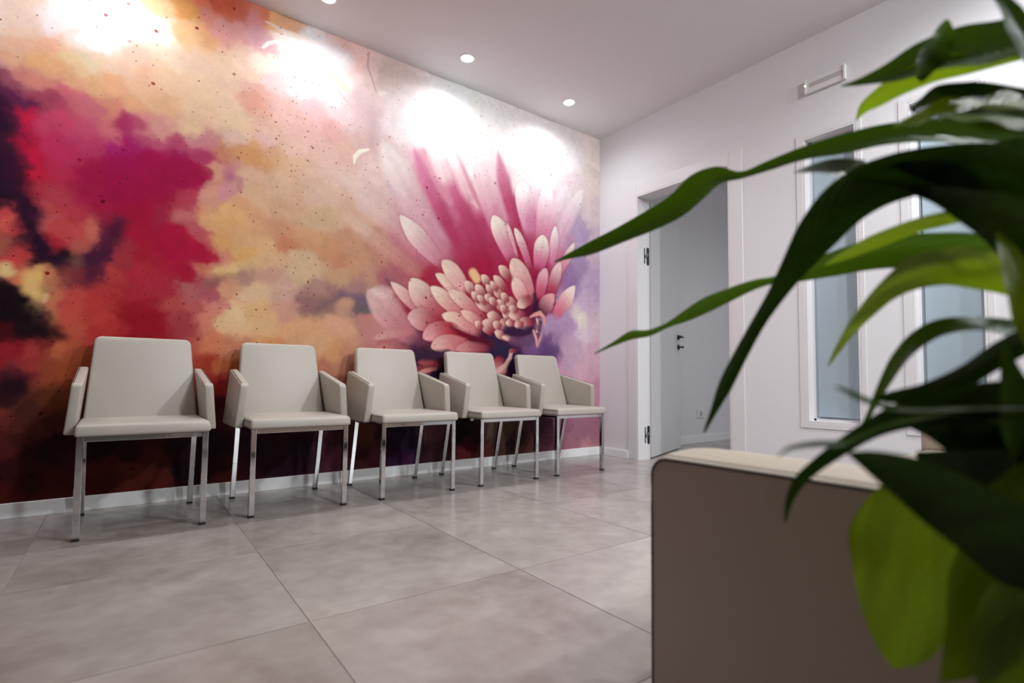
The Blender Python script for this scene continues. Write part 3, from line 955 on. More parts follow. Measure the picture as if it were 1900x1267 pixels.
[-1.1412,0.2483,0.1269,0.0796,0.0634],
[-1.0225,0.2423,0.0883,0.0592,0.0361],
[-1.0691,0.1286,0.0888,0.0511,0.0362],
[-0.9234,0.1581,0.0263,0.0085,0.0108],
[-0.8724,0.0753,0.1275,0.0445,0.0411],
[-0.7696,0.0474,0.2175,0.0974,0.0811],
[-0.6653,0.2243,0.0568,0.0185,0.0407],
[-0.6104,0.1385,0.1309,0.0456,0.0709],
[-0.6642,0.0803,0.2399,0.087,0.1093],
[-0.3854,0.253,0.3154,0.1298,0.2078],
[-0.2058,0.201,0.3246,0.1373,0.1975],
[-0.0812,0.1947,0.3627,0.148,0.2137],
[-0.3259,0.0992,0.3853,0.1583,0.2064],
[-0.1438,0.0873,0.4919,0.2207,0.2487],
[-0.6704,0.8882,0.2139,0.0988,0.2429],
[-0.5614,1.0634,0.4317,0.2683,0.4342],
[-0.3892,1.0756,0.4718,0.2959,0.4835],
[-0.2086,1.2229,0.5718,0.4016,0.5515],
[-0.4484,1.2451,0.5245,0.3607,0.506],
[-0.2392,1.1308,0.7626,0.6181,0.5707],
[-0.177,1.0006,0.7031,0.5346,0.6133],
[-0.329,0.86,0.5637,0.3671,0.4889],
[-0.4455,0.6832,0.636,0.3441,0.4645],
[-0.2072,0.6869,0.6348,0.3732,0.4571],
[-0.0821,0.8246,0.6559,0.4055,0.5063],
[-0.0817,0.5536,0.564,0.2659,0.3751],
[-0.2678,0.554,0.4709,0.2166,0.3101],
[-0.6153,0.8275,0.1195,0.0569,0.171],
[-0.1466,1.4556,0.4945,0.3575,0.509],
[-0.2712,1.5752,0.3671,0.2408,0.3994],
[-0.3315,1.4779,0.2886,0.1676,0.3452],
[-0.0833,1.7396,0.5985,0.4498,0.5155],
[-0.2415,1.8962,0.4383,0.3317,0.4672],
[-0.1789,1.816,0.4243,0.3105,0.4643],
[-0.0837,2.0177,0.6691,0.5378,0.549],
[-0.084,2.2975,0.7622,0.6508,0.5985],
[-0.3343,2.1943,0.7073,0.5855,0.6029],
[-0.0517,2.4933,0.9,0.7704,0.7113],
[-2.0086,1.9211,0.6785,0.4844,0.454],
[-1.8614,1.9214,0.6327,0.4668,0.4419],
[-1.2741,1.553,0.3119,0.0066,0.0376],
[-1.4088,1.6079,0.3562,0.0484,0.1096],
[-1.1839,1.725,0.3913,0.0419,0.1094],
[-1.6192,1.5723,0.4596,0.156,0.1989],
[-1.7373,1.4804,0.4561,0.129,0.1818],
[-1.0391,1.6705,0.341,0.0243,0.0771],
[-1.5393,1.7352,0.4242,0.0835,0.1634],
[-1.3684,1.8454,0.4811,0.1173,0.2122],
[-1.665,1.8576,0.5456,0.1879,0.2528],
[-1.7803,1.6884,0.5579,0.298,0.3383],
[-1.4575,1.9412,0.5499,0.2215,0.2925],
[-1.6278,2.0513,0.6178,0.2995,0.3613],
[-1.1875,2.002,0.6996,0.4965,0.4965],
[-0.9443,2.1396,0.7594,0.6504,0.6322],
[-0.8903,1.8612,0.3215,0.0294,0.0965],
[-0.7586,1.8022,0.4205,0.0649,0.1354],
[-0.6789,1.9878,0.6908,0.392,0.4638],
[-0.4522,1.9462,0.6678,0.4962,0.5501],
[-0.3925,1.7799,0.4943,0.2647,0.4003],
[-0.5082,1.6295,0.5602,0.169,0.2612],
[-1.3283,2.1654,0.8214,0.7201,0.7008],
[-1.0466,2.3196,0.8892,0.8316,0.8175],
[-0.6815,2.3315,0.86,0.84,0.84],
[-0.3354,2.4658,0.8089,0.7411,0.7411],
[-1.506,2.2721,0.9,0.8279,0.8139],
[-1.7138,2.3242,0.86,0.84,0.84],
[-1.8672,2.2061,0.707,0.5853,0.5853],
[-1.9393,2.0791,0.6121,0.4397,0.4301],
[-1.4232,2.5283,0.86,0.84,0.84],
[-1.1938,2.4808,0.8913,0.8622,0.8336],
[-1.8115,1.327,0.3939,0.1064,0.126],
[-1.9216,1.2432,0.3588,0.1092,0.1295],
[-1.7691,1.1196,0.3598,0.0523,0.0845],
[-1.9179,1.071,0.4917,0.2057,0.2352],
[-1.6088,0.9896,0.3298,0.005,0.0197],
[-1.4837,0.9244,0.2116,0.003,0.0117],
[-1.3108,0.9725,0.2487,0.0048,0.0193],
[-1.8413,0.9384,0.1769,0.0606,0.0962],
[-1.6873,0.9126,0.159,0.0376,0.0745],
[-1.986,0.8951,0.5417,0.2157,0.212],
[-1.9128,0.8309,0.4512,0.1355,0.1462],
[-1.6846,0.7702,0.0407,0.0118,0.0336],
[-1.6431,0.6643,0.2773,0.0482,0.0549],
[-1.5617,0.6294,0.019,0.0086,0.0279],
[-1.2643,0.8608,0.0798,0.0042,0.0182],
[-1.0781,0.8694,0.0285,0.0116,0.0393],
[-0.9799,0.7941,0.024,0.0118,0.047],
[-1.0757,0.6733,0.1088,0.0129,0.0251],
[-0.8821,1.0408,0.1278,0.0094,0.0289],
[-0.7266,1.1769,0.0713,0.0063,0.033],
[-0.674,1.3502,0.2525,0.0099,0.0478],
[-0.8338,1.3734,0.3706,0.0133,0.0547],
[-0.887,1.5313,0.3265,0.0094,0.0443],
[-0.6753,1.5194,0.3491,0.026,0.0807],
[-0.5625,1.2343,0.2713,0.0279,0.0876],
[-1.1766,1.1759,0.2825,0.0128,0.0344],
[-1.4035,1.2674,0.293,0.0094,0.0331],
[-1.6134,1.2436,0.3375,0.0164,0.0466],
[-1.7291,1.0521,0.3284,0.0099,0.0294],
[-2.0636,1.2262,0.4792,0.2342,0.1668],
[-2.1672,1.2801,0.5363,0.2718,0.1544]
]
PRINT_STROKES = [
[[[-3.3559,1.5527],[-3.1421,1.6167],[-3.039,1.6638]],[0.1285,0.1008,0.0679],[0.3306,0.0028,0.0508],0.0554,0.6,0.8],
[[[-3.0861,1.6636],[-3.0273,1.6723],[-2.9597,1.6831]],[0.0669,0.0577,0.0429],[0.3092,0.0026,0.0504],0.0131,0.85,0.35],
[[[-3.3143,1.8423],[-3.2726,1.8684],[-3.2353,1.8606]],[0.0241,0.0367,0.0297],[0.3791,0.0299,0.1079],0.0147,0.7,0.5],
[[[-3.7405,1.7863],[-3.7063,1.5789],[-3.6561,1.4213],[-3.614,1.2592],[-3.565,1.1692],[-3.5134,1.1322]],[0.0453,0.0494,0.0458,0.0377,0.0383,0.0281],[0.025,0.0051,0.0223],0.0335,0.85,0.8],
[[[-3.303,1.3533],[-3.3547,1.2398],[-3.4123,1.1667]],[0.0212,0.0345,0.0405],[0.0686,0.0096,0.0388],0.0322,0.75,0.8],
[[[-3.5099,1.19],[-3.4901,1.168]],[0.0174,0.0175],[0.0164,0.004,0.0114],0.0175,0.8,0.4],
[[[-3.7409,0.9671],[-3.6359,0.9134],[-3.562,0.8566],[-3.4763,0.8082]],[0.0592,0.0533,0.0463,0.0195],[0.0096,0.0033,0.007],0.0294,0.85,0.8],
[[[-3.6756,0.6089],[-3.6223,0.574]],[0.036,0.0367],[0.0219,0.0059,0.0122],0.0326,0.8,0.6],
[[[-3.0622,1.3004],[-2.9776,1.2577],[-2.8861,1.2513]],[0.0867,0.0576,0.0189],[0.4001,0.0038,0.0392],0.0183,0.9,0.6],
[[[-3.0225,1.1672],[-3.0093,1.127]],[0.0411,0.0258],[0.3913,0.0039,0.0344],0.0232,0.8,0.6],
[[[-2.9087,1.1736],[-2.8512,1.1898],[-2.7876,1.2217],[-2.695,1.2553]],[0.0107,0.0217,0.0278,0.0286],[0.7477,0.5056,0.2557],0.0222,0.4,0.7],
[[[-2.8929,1.1499],[-2.8374,1.1568],[-2.7599,1.1782]],[0.0214,0.0164,0.014],[0.3518,0.1735,0.141],0.0191,0.5,0.5],
[[[-3.6988,1.0969],[-3.6912,1.0789]],[0.0242,0.0242],[0.9,0.6333,0.2934],0.0182,0.9,0.4],
[[[-3.6098,1.0606],[-3.6129,1.0046],[-3.5848,0.9761]],[0.0312,0.027,0.0147],[0.9,0.5657,0.1991],0.0187,0.9,0.4],
[[[-3.5558,0.9791],[-3.5587,0.9592]],[0.0106,0.0106],[0.8588,0.5375,0.2751],0.0106,0.8,0.4],
[[[-2.8282,1.6914],[-2.7859,1.6865],[-2.7818,1.6368]],[0.0252,0.0226,0.017],[0.4181,0.1174,0.1949],0.0142,0.6,0.5],
[[[-2.8716,1.433],[-2.7737,1.46]],[0.0409,0.0366],[0.666,0.3549,0.1387],0.0281,0.4,0.9],
[[[-2.8062,1.8306],[-2.6302,1.893]],[0.034,0.0359],[0.5446,0.2628,0.1171],0.027,0.5,0.8],
[[[-2.2292,1.115],[-2.1021,1.1013],[-1.9892,1.0374]],[0.0163,0.0304,0.0174],[0.1568,0.0987,0.1576],0.0236,0.8,0.7],
[[[-2.3539,1.0163],[-2.2861,1.0704],[-2.245,1.0971]],[0.022,0.0192,0.0162],[0.2008,0.1099,0.1169],0.0224,0.7,0.7],
[[[-2.1276,1.0291],[-1.9822,1.0448]],[0.0201,0.0209],[0.1307,0.1099,0.1125],0.0209,0.8,0.6],
[[[-2.2213,1.057],[-2.1789,1.074]],[0.0228,0.0231],[0.6021,0.3118,0.196],0.0231,0.4,0.8],
[[[-1.9326,1.2488],[-1.9064,1.2173]],[0.0107,0.0107],[0.1246,0.0484,0.0986],0.0143,0.7,0.3],
[[[-2.6948,2.4684],[-2.6676,2.5041],[-2.6283,2.5292],[-2.5762,2.5372]],[0.0061,0.0098,0.0093,0.0063],[0.9,0.8362,0.7684],0.0062,1,0.0],
[[[-2.6824,2.6237],[-2.6366,2.6177],[-2.578,2.6037],[-2.4729,2.601]],[0.0031,0.0093,0.0158,0.0292],[0.9,0.7676,0.6854],0.0095,0.9,0.1],
[[[-2.6439,2.5704],[-2.5773,2.5784],[-2.4871,2.5628]],[0.0031,0.0126,0.0291],[0.9,0.8086,0.795],0.0095,0.9,0.1],
[[[-2.5309,2.51],[-2.395,2.5958],[-2.2318,2.5748]],[0.0318,0.0531,0.0416],[0.9,0.8145,0.8284],0.0398,0.8,0.3],
[[[-2.4841,2.4503],[-2.3755,2.4542],[-2.278,2.4291],[-2.2104,2.3849]],[0.0096,0.0166,0.0238,0.0138],[0.8656,0.5865,0.3598],0.0136,0.8,0.2],
[[[-2.5295,2.4559],[-2.4069,2.4493],[-2.2933,2.3835],[-2.1915,2.2993]],[0.0048,0.0049,0.0051,0.0052],[0.5572,0.2975,0.2975],0.0067,0.5,0.2],
[[[-2.1589,2.3613],[-2.0522,2.2746],[-2.0132,2.129]],[0.0489,0.0644,0.0503],[0.5131,0.3631,0.3853],0.0501,0.5,0.5],
[[[-2.0825,2.6767],[-2.0876,2.5872],[-2.0576,2.5176],[-2.0273,2.4403]],[0.0051,0.005,0.0051,0.0044],[0.3877,0.2383,0.2612],0.0054,0.7,0.1],
[[[-1.9982,2.436],[-1.973,2.4516]],[0.0146,0.0147],[0.8044,0.698,0.612],0.0092,0.9,0.0],
[[[-1.9235,1.8538],[-1.8663,1.7957],[-1.8431,1.7687]],[0.0145,0.0258,0.0111],[0.3224,0.1772,0.2401],0.0221,0.8,0.3]
]
PRINT_PETALS = [
[[-1.4281,1.4532],[-1.7616,1.7281],[-1.9698,2.1342],0.2179,[0.5345,0.2296,0.2923],[0.7302,0.6298,0.5943],0.038,0.85,0.2],
[[-1.6166,1.4259],[-1.8936,1.6664],[-2.2139,1.8375],0.1797,[0.5661,0.2981,0.2975],[0.6672,0.5063,0.455],0.0434,0.6,0.3],
[[-1.6543,1.2752],[-1.8513,1.4273],[-2.2083,1.6053],0.1142,[0.5164,0.1944,0.1614],[0.6284,0.4289,0.3475],0.036,0.6,0.3],
[[-1.3271,1.4677],[-1.5602,1.7311],[-1.758,2.1462],0.106,[0.3338,0.0093,0.0553],[0.5426,0.1581,0.2875],0.0278,0.85,0.4],
[[-1.1578,1.5317],[-1.4124,1.8363],[-1.512,2.1182],0.1214,[0.3298,0.0104,0.0585],[0.5405,0.1441,0.2674],0.0333,0.85,0.4],
[[-1.466,1.9316],[-1.5666,2.1042],[-1.6747,2.3918],0.1537,[0.6996,0.4965,0.4965],[0.873,0.816,0.8021],0.0281,0.9,0.2],
[[-1.2873,1.8426],[-1.4159,2.0658],[-1.5075,2.3672],0.1224,[0.6578,0.3906,0.4138],[0.8892,0.8316,0.8175],0.0292,0.9,0.2],
[[-1.0386,1.6302],[-1.279,1.903],[-1.4358,2.2148],0.0437,[0.3773,0.0247,0.0967],[0.6178,0.2995,0.3613],0.0171,0.8,0.5],
[[-0.9641,1.622],[-1.2099,1.9177],[-1.2283,2.5907],0.24,[0.5475,0.1881,0.271],[0.9,0.8602,0.817],0.022,0.85,0.2],
[[-0.94,1.7282],[-1.0683,2.0695],[-1.0237,2.4907],0.1749,[0.5835,0.2589,0.3363],[0.86,0.84,0.84],0.0319,0.8,0.2],
[[-0.8997,1.7766],[-1.0033,2.0026],[-1.0761,2.3117],0.126,[0.3486,0.0199,0.0858],[0.5423,0.158,0.2686],0.0274,0.9,0.8],
[[-0.7577,1.697],[-0.8288,1.9569],[-0.8411,2.1431],0.1691,[0.5962,0.2407,0.3566],[0.8261,0.7845,0.7441],0.0119,1,0.15],
[[-0.7579,1.718],[-0.76,1.9711],[-0.6809,2.2454],0.1182,[0.5105,0.1303,0.2476],[0.8244,0.7558,0.7558],0.029,0.8,0.2],
[[-0.6764,1.6679],[-0.6342,1.9109],[-0.5687,2.1852],0.1481,[0.61,0.226,0.3338],[0.8255,0.7703,0.7703],0.0197,0.9,0.2],
[[-0.6209,1.6125],[-0.5384,1.8858],[-0.3944,2.2031],0.1202,[0.5791,0.1665,0.2949],[0.7845,0.6987,0.718],0.0302,0.8,0.3],
[[-0.5081,1.6077],[-0.3931,1.9131],[-0.1987,2.2157],0.122,[0.6337,0.3245,0.4534],[0.8125,0.7273,0.7265],0.0156,0.9,0.3],
[[-0.7833,1.5881],[-0.8784,1.6977],[-0.9678,1.9692],0.0853,[0.3249,0.0068,0.0504],[0.4189,0.0567,0.1346],0.0279,0.8,0.4],
[[-1.1777,1.2539],[-1.273,1.4755],[-1.3672,1.7686],0.3277,[0.3155,0.0041,0.0308],[0.3837,0.0488,0.1213],0.0928,0.75,0.3],
[[-0.7525,1.0915],[-0.8338,1.3734],[-0.8617,1.5763],0.18,[0.186,0.0041,0.0291],[0.3467,0.0124,0.0589],0.0466,0.9,0.4],
[[-0.5905,1.2316],[-0.507,1.4125],[-0.3916,1.6028],0.1397,[0.266,0.0139,0.0666],[0.5744,0.1737,0.2679],0.04,0.7,0.4],
[[-0.4484,1.2451],[-0.3313,1.4335],[-0.1786,1.6791],0.1666,[0.2528,0.1238,0.3033],[0.3969,0.2828,0.4345],0.0727,0.3,0.2],
[[-1.5252,1.3945],[-1.6746,1.5084],[-1.8489,1.6787],0.1359,[0.538,0.2175,0.2723],[0.7444,0.6428,0.5722],0.0076,0.95,0.55],
[[-0.9273,1.4846],[-1.0145,1.6746],[-1.1137,1.8178],0.1528,[0.5247,0.1352,0.2233],[0.774,0.67,0.5861],0.0081,1,0.25],
[[-0.8765,1.5122],[-0.9396,1.6873],[-0.9859,1.7854],0.0366,[0.5768,0.2296,0.2963],[0.7058,0.4963,0.4706],0.0069,1,0.4],
[[-0.7555,1.4455],[-0.8259,1.644],[-0.9149,1.7615],0.075,[0.4938,0.0908,0.1881],[0.74,0.5856,0.5351],0.0075,1,0.25],
[[-0.6802,1.4552],[-0.654,1.6075],[-0.6275,1.7573],0.1524,[0.5494,0.1044,0.219],[0.8068,0.726,0.6501],0.0088,1,0.35],
[[-0.5418,1.5162],[-0.5201,1.6929],[-0.5038,1.8529],0.0856,[0.6144,0.2094,0.3351],[0.8082,0.7404,0.6887],0.009,1,0.6],
[[-0.4956,1.4355],[-0.3915,1.5807],[-0.2962,1.7512],0.0757,[0.63,0.1808,0.2802],[0.8174,0.6702,0.6148],0.0103,1,0.6],
[[-0.6729,1.2153],[-0.6577,1.3733],[-0.5979,1.4958],0.1075,[0.5208,0.0575,0.1264],[0.7496,0.4216,0.4707],0.0087,1,0.35],
[[-0.5739,1.2545],[-0.5184,1.4111],[-0.4502,1.568],0.1041,[0.406,0.0187,0.078],[0.8125,0.6028,0.5992],0.009,1,0.5],
[[-0.5278,1.1001],[-0.4192,1.226],[-0.2889,1.3939],0.1265,[0.662,0.1307,0.2183],[0.8915,0.7192,0.6488],0.0091,1,0.6],
[[-0.6719,1.0892],[-0.629,1.194],[-0.512,1.2995],0.1312,[0.1301,0.0069,0.0411],[0.7798,0.3573,0.3857],0.0087,1,0.6],
[[-0.7532,1.1745],[-0.8076,1.3558],[-0.9378,1.5239],0.1788,[0.6011,0.1663,0.2089],[0.731,0.5079,0.4355],0.0093,1,0.1],
[[-0.7901,1.163],[-0.8432,1.2692],[-0.9262,1.3827],0.1241,[0.6389,0.2175,0.2401],[0.7925,0.5658,0.4872],0.0092,1,0.2],
[[-1.7056,0.8404],[-1.8798,1.005],[-2.0554,1.1698],0.1843,[0.5794,0.1891,0.2286],[0.7294,0.4695,0.4399],0.0179,0.8,0.4],
[[-1.8643,1.1523],[-1.9382,1.1723],[-2.0343,1.162],0.0767,[0.6866,0.4122,0.4039],[0.7687,0.5788,0.5339],0.0177,0.7,0.4],
[[-1.6089,0.9968],[-1.7498,1.1214],[-1.9031,1.235],0.0847,[0.5146,0.1178,0.1674],[0.7586,0.5163,0.4628],0.0074,1,0.5],
[[-1.4849,0.9983],[-1.6516,1.1307],[-1.7644,1.2727],0.1684,[0.4458,0.0548,0.0886],[0.7481,0.5542,0.4774],0.0076,1,0.3],
[[-1.4842,0.954],[-1.6496,1.0227],[-1.7825,1.0195],0.1482,[0.3604,0.0137,0.0427],[0.7122,0.3938,0.3957],0.0076,1,0.35],
[[-1.3203,1.0099],[-1.4662,1.1484],[-1.6173,1.2359],0.1119,[0.5819,0.1612,0.1873],[0.7911,0.6244,0.4779],0.0072,1,0.4],
[[-1.304,1.1179],[-1.4251,1.265],[-1.5822,1.3279],0.0931,[0.6063,0.2234,0.2294],[0.7714,0.584,0.4536],0.0072,1,0.45],
[[-1.3232,1.2077],[-1.4047,1.3429],[-1.534,1.423],0.122,[0.6514,0.321,0.306],[0.7366,0.535,0.4377],0.0073,1,0.2],
[[-1.1653,1.0286],[-1.3225,1.162],[-1.4801,1.2215],0.0976,[0.529,0.1068,0.1408],[0.7798,0.5662,0.4465],0.0074,1,0.35],
[[-1.1967,0.9334],[-1.3779,1.0247],[-1.5278,1.0541],0.1078,[0.6001,0.1983,0.2039],[0.827,0.6167,0.4784],0.0073,1,0.45],
[[-1.1507,0.9828],[-1.267,1.052],[-1.3789,1.0925],0.0711,[0.5525,0.1203,0.1487],[0.7988,0.5225,0.4292],0.0075,1,0.35],
[[-1.3769,0.9607],[-1.5472,0.9756],[-1.667,0.8851],0.1239,[0.3972,0.0178,0.0371],[0.7383,0.3454,0.3473],0.0078,1,0.3],
[[-1.264,0.8417],[-1.462,0.8961],[-1.6059,0.827],0.1185,[0.5473,0.1232,0.141],[0.8004,0.4447,0.3973],0.0079,1,0.2],
[[-1.7072,0.9256],[-1.8599,0.9372],[-2.0031,0.8672],0.062,[0.5296,0.1781,0.1899],[0.7225,0.3897,0.3462],0.0143,0.8,0.3],
[[-1.724,0.7865],[-1.8764,0.8394],[-2.019,0.7924],0.0621,[0.4481,0.1091,0.1312],[0.6619,0.2639,0.2219],0.0178,0.7,0.3],
[[-1.1158,0.8364],[-1.2643,0.8608],[-1.4181,0.8239],0.0763,[0.3136,0.0405,0.0703],[0.7021,0.3029,0.2886],0.0125,0.9,0.3],
[[-1.5217,0.6954],[-1.6044,0.7441],[-1.7034,0.727],0.0508,[0.3166,0.0343,0.051],[0.4502,0.087,0.0915],0.0114,0.8,0.3],
[[-1.5422,0.6877],[-1.6235,0.6861],[-1.7136,0.6491],0.0288,[0.5527,0.1552,0.1526],[0.7456,0.3431,0.3026],0.0076,0.9,0.4],
[[-1.0027,0.6348],[-1.0521,0.7129],[-1.0289,0.7925],0.1259,[0.7262,0.2774,0.2639],[0.3126,0.0183,0.0386],0.0131,0.9,0.3],
[[-1.2387,1.1859],[-1.2979,1.2652],[-1.349,1.3061],0.0741,[0.2832,0.0181,0.0446],[0.7982,0.5483,0.4516],0.0066,1.0,0.6],
[[-1.1677,1.1704],[-1.215,1.2504],[-1.2599,1.2928],0.0764,[0.2855,0.0183,0.045],[0.8022,0.5507,0.4537],0.0068,1.0,0.6],
[[-1.1179,1.2694],[-1.1663,1.3342],[-1.2098,1.3667],0.0687,[0.2803,0.018,0.0442],[0.7879,0.5402,0.4448],0.0069,1.0,0.6],
[[-1.0949,1.2066],[-1.1341,1.2694],[-1.1692,1.3037],0.0522,[0.2854,0.0183,0.0449],[0.8062,0.553,0.4561],0.0069,1.0,0.6],
[[-1.0806,1.1785],[-1.1395,1.2098],[-1.1845,1.2178],0.0634,[0.2878,0.0184,0.0454],[0.818,0.5617,0.4624],0.0069,1.0,0.6],
[[-0.9881,1.182],[-1.0511,1.2487],[-1.1032,1.2815],0.0694,[0.2921,0.0187,0.0459],[0.8129,0.5605,0.461],0.007,1.0,0.6],
[[-0.9626,1.2534],[-1.0423,1.3336],[-1.1049,1.3746],0.0701,[0.2872,0.0184,0.0452],[0.79,0.5427,0.4478],0.0071,1.0,0.6],
[[-0.9238,1.3401],[-0.9981,1.416],[-1.059,1.4529],0.0803,[0.2822,0.0181,0.0444],[0.7776,0.5325,0.4396],0.0072,1.0,0.6],
[[-1.0542,1.087],[-1.1756,1.1446],[-1.2602,1.1676],0.0703,[0.2944,0.0188,0.0464],[0.8247,0.5661,0.4672],0.0068,1.0,0.6],
[[-1.0064,1.0278],[-1.0932,1.0747],[-1.1585,1.0882],0.0868,[0.3001,0.0192,0.0473],[0.8462,0.5829,0.4806],0.0069,1.0,0.6],
[[-0.9964,1.1],[-1.0334,1.166],[-1.0727,1.1996],0.0797,[0.2961,0.0189,0.0467],[0.8308,0.5715,0.4705],0.0071,1.0,0.6],
[[-0.8696,1.1392],[-0.9413,1.1939],[-0.9999,1.2147],0.0856,[0.2992,0.0192,0.0471],[0.8366,0.5746,0.4721],0.0072,1.0,0.6],
[[-0.8928,1.0774],[-0.9683,1.1064],[-1.0244,1.1055],0.0937,[0.3018,0.0194,0.0477],[0.8545,0.5873,0.4842],0.0072,1.0,0.6],
[[-0.7785,1.106],[-0.893,1.1092],[-0.9648,1.0913],0.0897,[0.3059,0.0196,0.0484],[0.8636,0.5928,0.4892],0.0073,1.0,0.6],
[[-0.7211,1.2571],[-0.829,1.2105],[-0.8853,1.1662],0.0858,[0.2991,0.0191,0.0471],[0.861,0.5936,0.4876],0.0074,1.0,0.6],
[[-0.7173,1.0708],[-0.8158,1.0498],[-0.8684,1.0168],0.0994,[0.3101,0.0199,0.049],[0.888,0.6118,0.5044],0.0074,1.0,0.6],
[[-0.9309,1.0464],[-1.0073,1.0313],[-1.0474,1.0038],0.0888,[0.3023,0.0194,0.0477],[0.8702,0.601,0.4942],0.0071,1.0,0.6],
[[-1.0928,0.9408],[-1.144,1.0071],[-1.1956,1.0346],0.1075,[0.3036,0.0195,0.0481],[0.856,0.5891,0.4853],0.0068,1.0,0.6],
[[-0.9604,0.9135],[-1.035,0.9544],[-1.0911,0.9672],0.0711,[0.3092,0.0198,0.0489],[0.8748,0.6028,0.4987],0.007,1.0,0.6],
[[-1.2101,1.1482],[-1.2536,1.2072],[-1.292,1.2375],0.0581,[0.2867,0.0183,0.0451],[0.8108,0.5569,0.4583],0.0067,1.0,0.6],
[[-1.0548,1.2475],[-1.0966,1.3017],[-1.133,1.3297],0.0523,[0.2849,0.0182,0.0447],[0.8003,0.5499,0.4537],0.007,1.0,0.6],
[[-1.0581,1.1441],[-1.1048,1.1876],[-1.1441,1.2064],0.0587,[0.2907,0.0186,0.0458],[0.8252,0.5666,0.4663],0.0069,1.0,0.6],
[[-0.9551,1.1819],[-0.9979,1.2295],[-1.036,1.2515],0.0614,[0.2925,0.0187,0.046],[0.8269,0.5676,0.467],0.0071,1.0,0.6],
[[-0.9696,1.0972],[-1.0067,1.1405],[-1.0412,1.1598],0.0608,[0.2971,0.019,0.0468],[0.8422,0.5796,0.4778],0.0071,1.0,0.6],
[[-0.8635,1.1205],[-0.9194,1.1497],[-0.9621,1.1575],0.0577,[0.3012,0.0193,0.0475],[0.8506,0.5848,0.4821],0.0072,1.0,0.6],
[[-1.0127,0.9885],[-1.0654,1.0189],[-1.1069,1.0265],0.0632,[0.3026,0.0194,0.048],[0.8618,0.593,0.4901],0.007,1.0,0.6],
[[-0.8015,1.0341],[-0.8718,1.0375],[-0.9165,1.0262],0.0599,[0.3081,0.0197,0.0487],[0.8807,0.6063,0.5002],0.0073,1.0,0.6],
[[-0.8928,1.0401],[-0.9528,1.0439],[-0.9909,1.0331],0.0592,[0.3043,0.0195,0.0481],[0.8713,0.5994,0.4942],0.0072,1.0,0.6],
[[-1.1527,1.1467],[-1.2045,1.1929],[-1.2455,1.2148],0.0491,[0.2878,0.0184,0.0453],[0.8139,0.5596,0.4614],0.0068,1.0,0.6],
[[-0.8462,0.9133],[-0.9553,0.9291],[-1.026,0.9292],0.045,[0.3141,0.0201,0.0497],[0.8869,0.6131,0.5056],0.0072,1.0,0.6],
[[-1.1813,0.9741],[-1.2248,1.0102],[-1.2609,1.0243],0.0552,[0.2975,0.0191,0.0471],[0.8501,0.5864,0.4835],0.0067,1.0,0.6],
[[-0.879,0.8299],[-0.9305,0.8329],[-0.9634,0.8266],0.037,[0.3171,0.0203,0.0502],[0.9,0.6205,0.5124],0.0072,1.0,0.6]
]
PRINT_FLORETS = [

]
PRINT_ACCENTS = [
[[[-1.4506,0.9784],[-1.2649,0.9066],[-1.0781,0.8694]],[0.012,0.025,0.0261],[0.1112,0.003,0.0159],0.0208,0.7,0.3],
[[[-0.982,0.9857],[-0.8814,0.9677],[-0.7517,1.0003]],[0.0356,0.041,0.0328],[0.0285,0.0098,0.0431],0.0182,0.9,0.3],
[[[-1.0538,0.8508],[-0.9553,0.815],[-0.9793,0.7463]],[0.0524,0.0625,0.0355],[0.0263,0.014,0.0502],0.0223,0.85,0.3],
[[[-0.9313,0.9083],[-0.7773,0.9079],[-0.6979,0.9494]],[0.027,0.0419,0.0379],[0.12,0.0547,0.1237],0.0186,0.8,0.3],
[[[-0.7166,1.2699],[-0.7049,1.1579],[-0.6559,1.1326]],[0.019,0.038,0.0288],[0.036,0.0065,0.0347],0.019,0.9,0.3],
[[[-1.7159,0.7691],[-1.6049,0.7729],[-1.4731,0.7958]],[0.026,0.0343,0.0276],[0.0322,0.0138,0.0409],0.0153,0.85,0.3],
[[[-1.5821,0.6292],[-1.5125,0.6445]],[0.0306,0.0273],[0.0164,0.0085,0.0277],0.0156,0.9,0.3],
[[[-0.7579,1.0993],[-0.7154,1.1194],[-0.6614,1.1363],[-0.6229,1.1099],[-0.6169,1.0511]],[0.007,0.0142,0.0192,0.0145,0.0097],[0.7431,0.3081,0.2931],0.0077,1,0.0],
[[[-0.6936,1.0876],[-0.6716,1.0389],[-0.6928,0.9914]],[0.0095,0.0153,0.0095],[0.8099,0.4135,0.3665],0.0072,1,0.0],
[[[-0.6554,1.0652],[-0.6714,1.0137]],[0.0192,0.0239],[0.0644,0.0064,0.0284],0.0095,0.8,0.0],
[[[-0.725,0.9936],[-0.6978,0.9369],[-0.692,0.8872]],[0.0094,0.0123,0.0071],[0.7523,0.3458,0.3337],0.0071,1,0.0],
[[[-0.6384,0.9822],[-0.6652,0.9219],[-0.6865,0.8791]],[0.0072,0.0119,0.0095],[0.653,0.3174,0.3549],0.0095,0.9,0.0],
[[[-0.9355,0.8277],[-0.95,0.7791],[-0.9889,0.7223],[-1.0566,0.6814]],[0.0134,0.0152,0.0177,0.0217],[0.7618,0.4209,0.3838],0.0088,1,0.0],
[[[-0.9256,0.8362],[-0.9404,0.8235]],[0.0135,0.009],[0.4153,0.0291,0.0472],0.0067,1,0.0],
[[[-1.2806,1.3701],[-1.2528,1.3387]],[0.0357,0.0359],[0.7233,0.4171,0.2306],0.0127,1,0.0],
[[[-2.1593,1.9418],[-2.1535,1.9874],[-2.1236,2.0261],[-2.0685,2.0547]],[0.0051,0.0138,0.0139,0.0071],[0.7616,0.6962,0.5756],0.0056,1,0.0],
[[[-0.2821,1.1942],[-0.233,1.1223],[-0.1834,1.0901]],[0.0468,0.0577,0.0477],[0.7729,0.6546,0.5988],0.042,0.8,0.4]
]
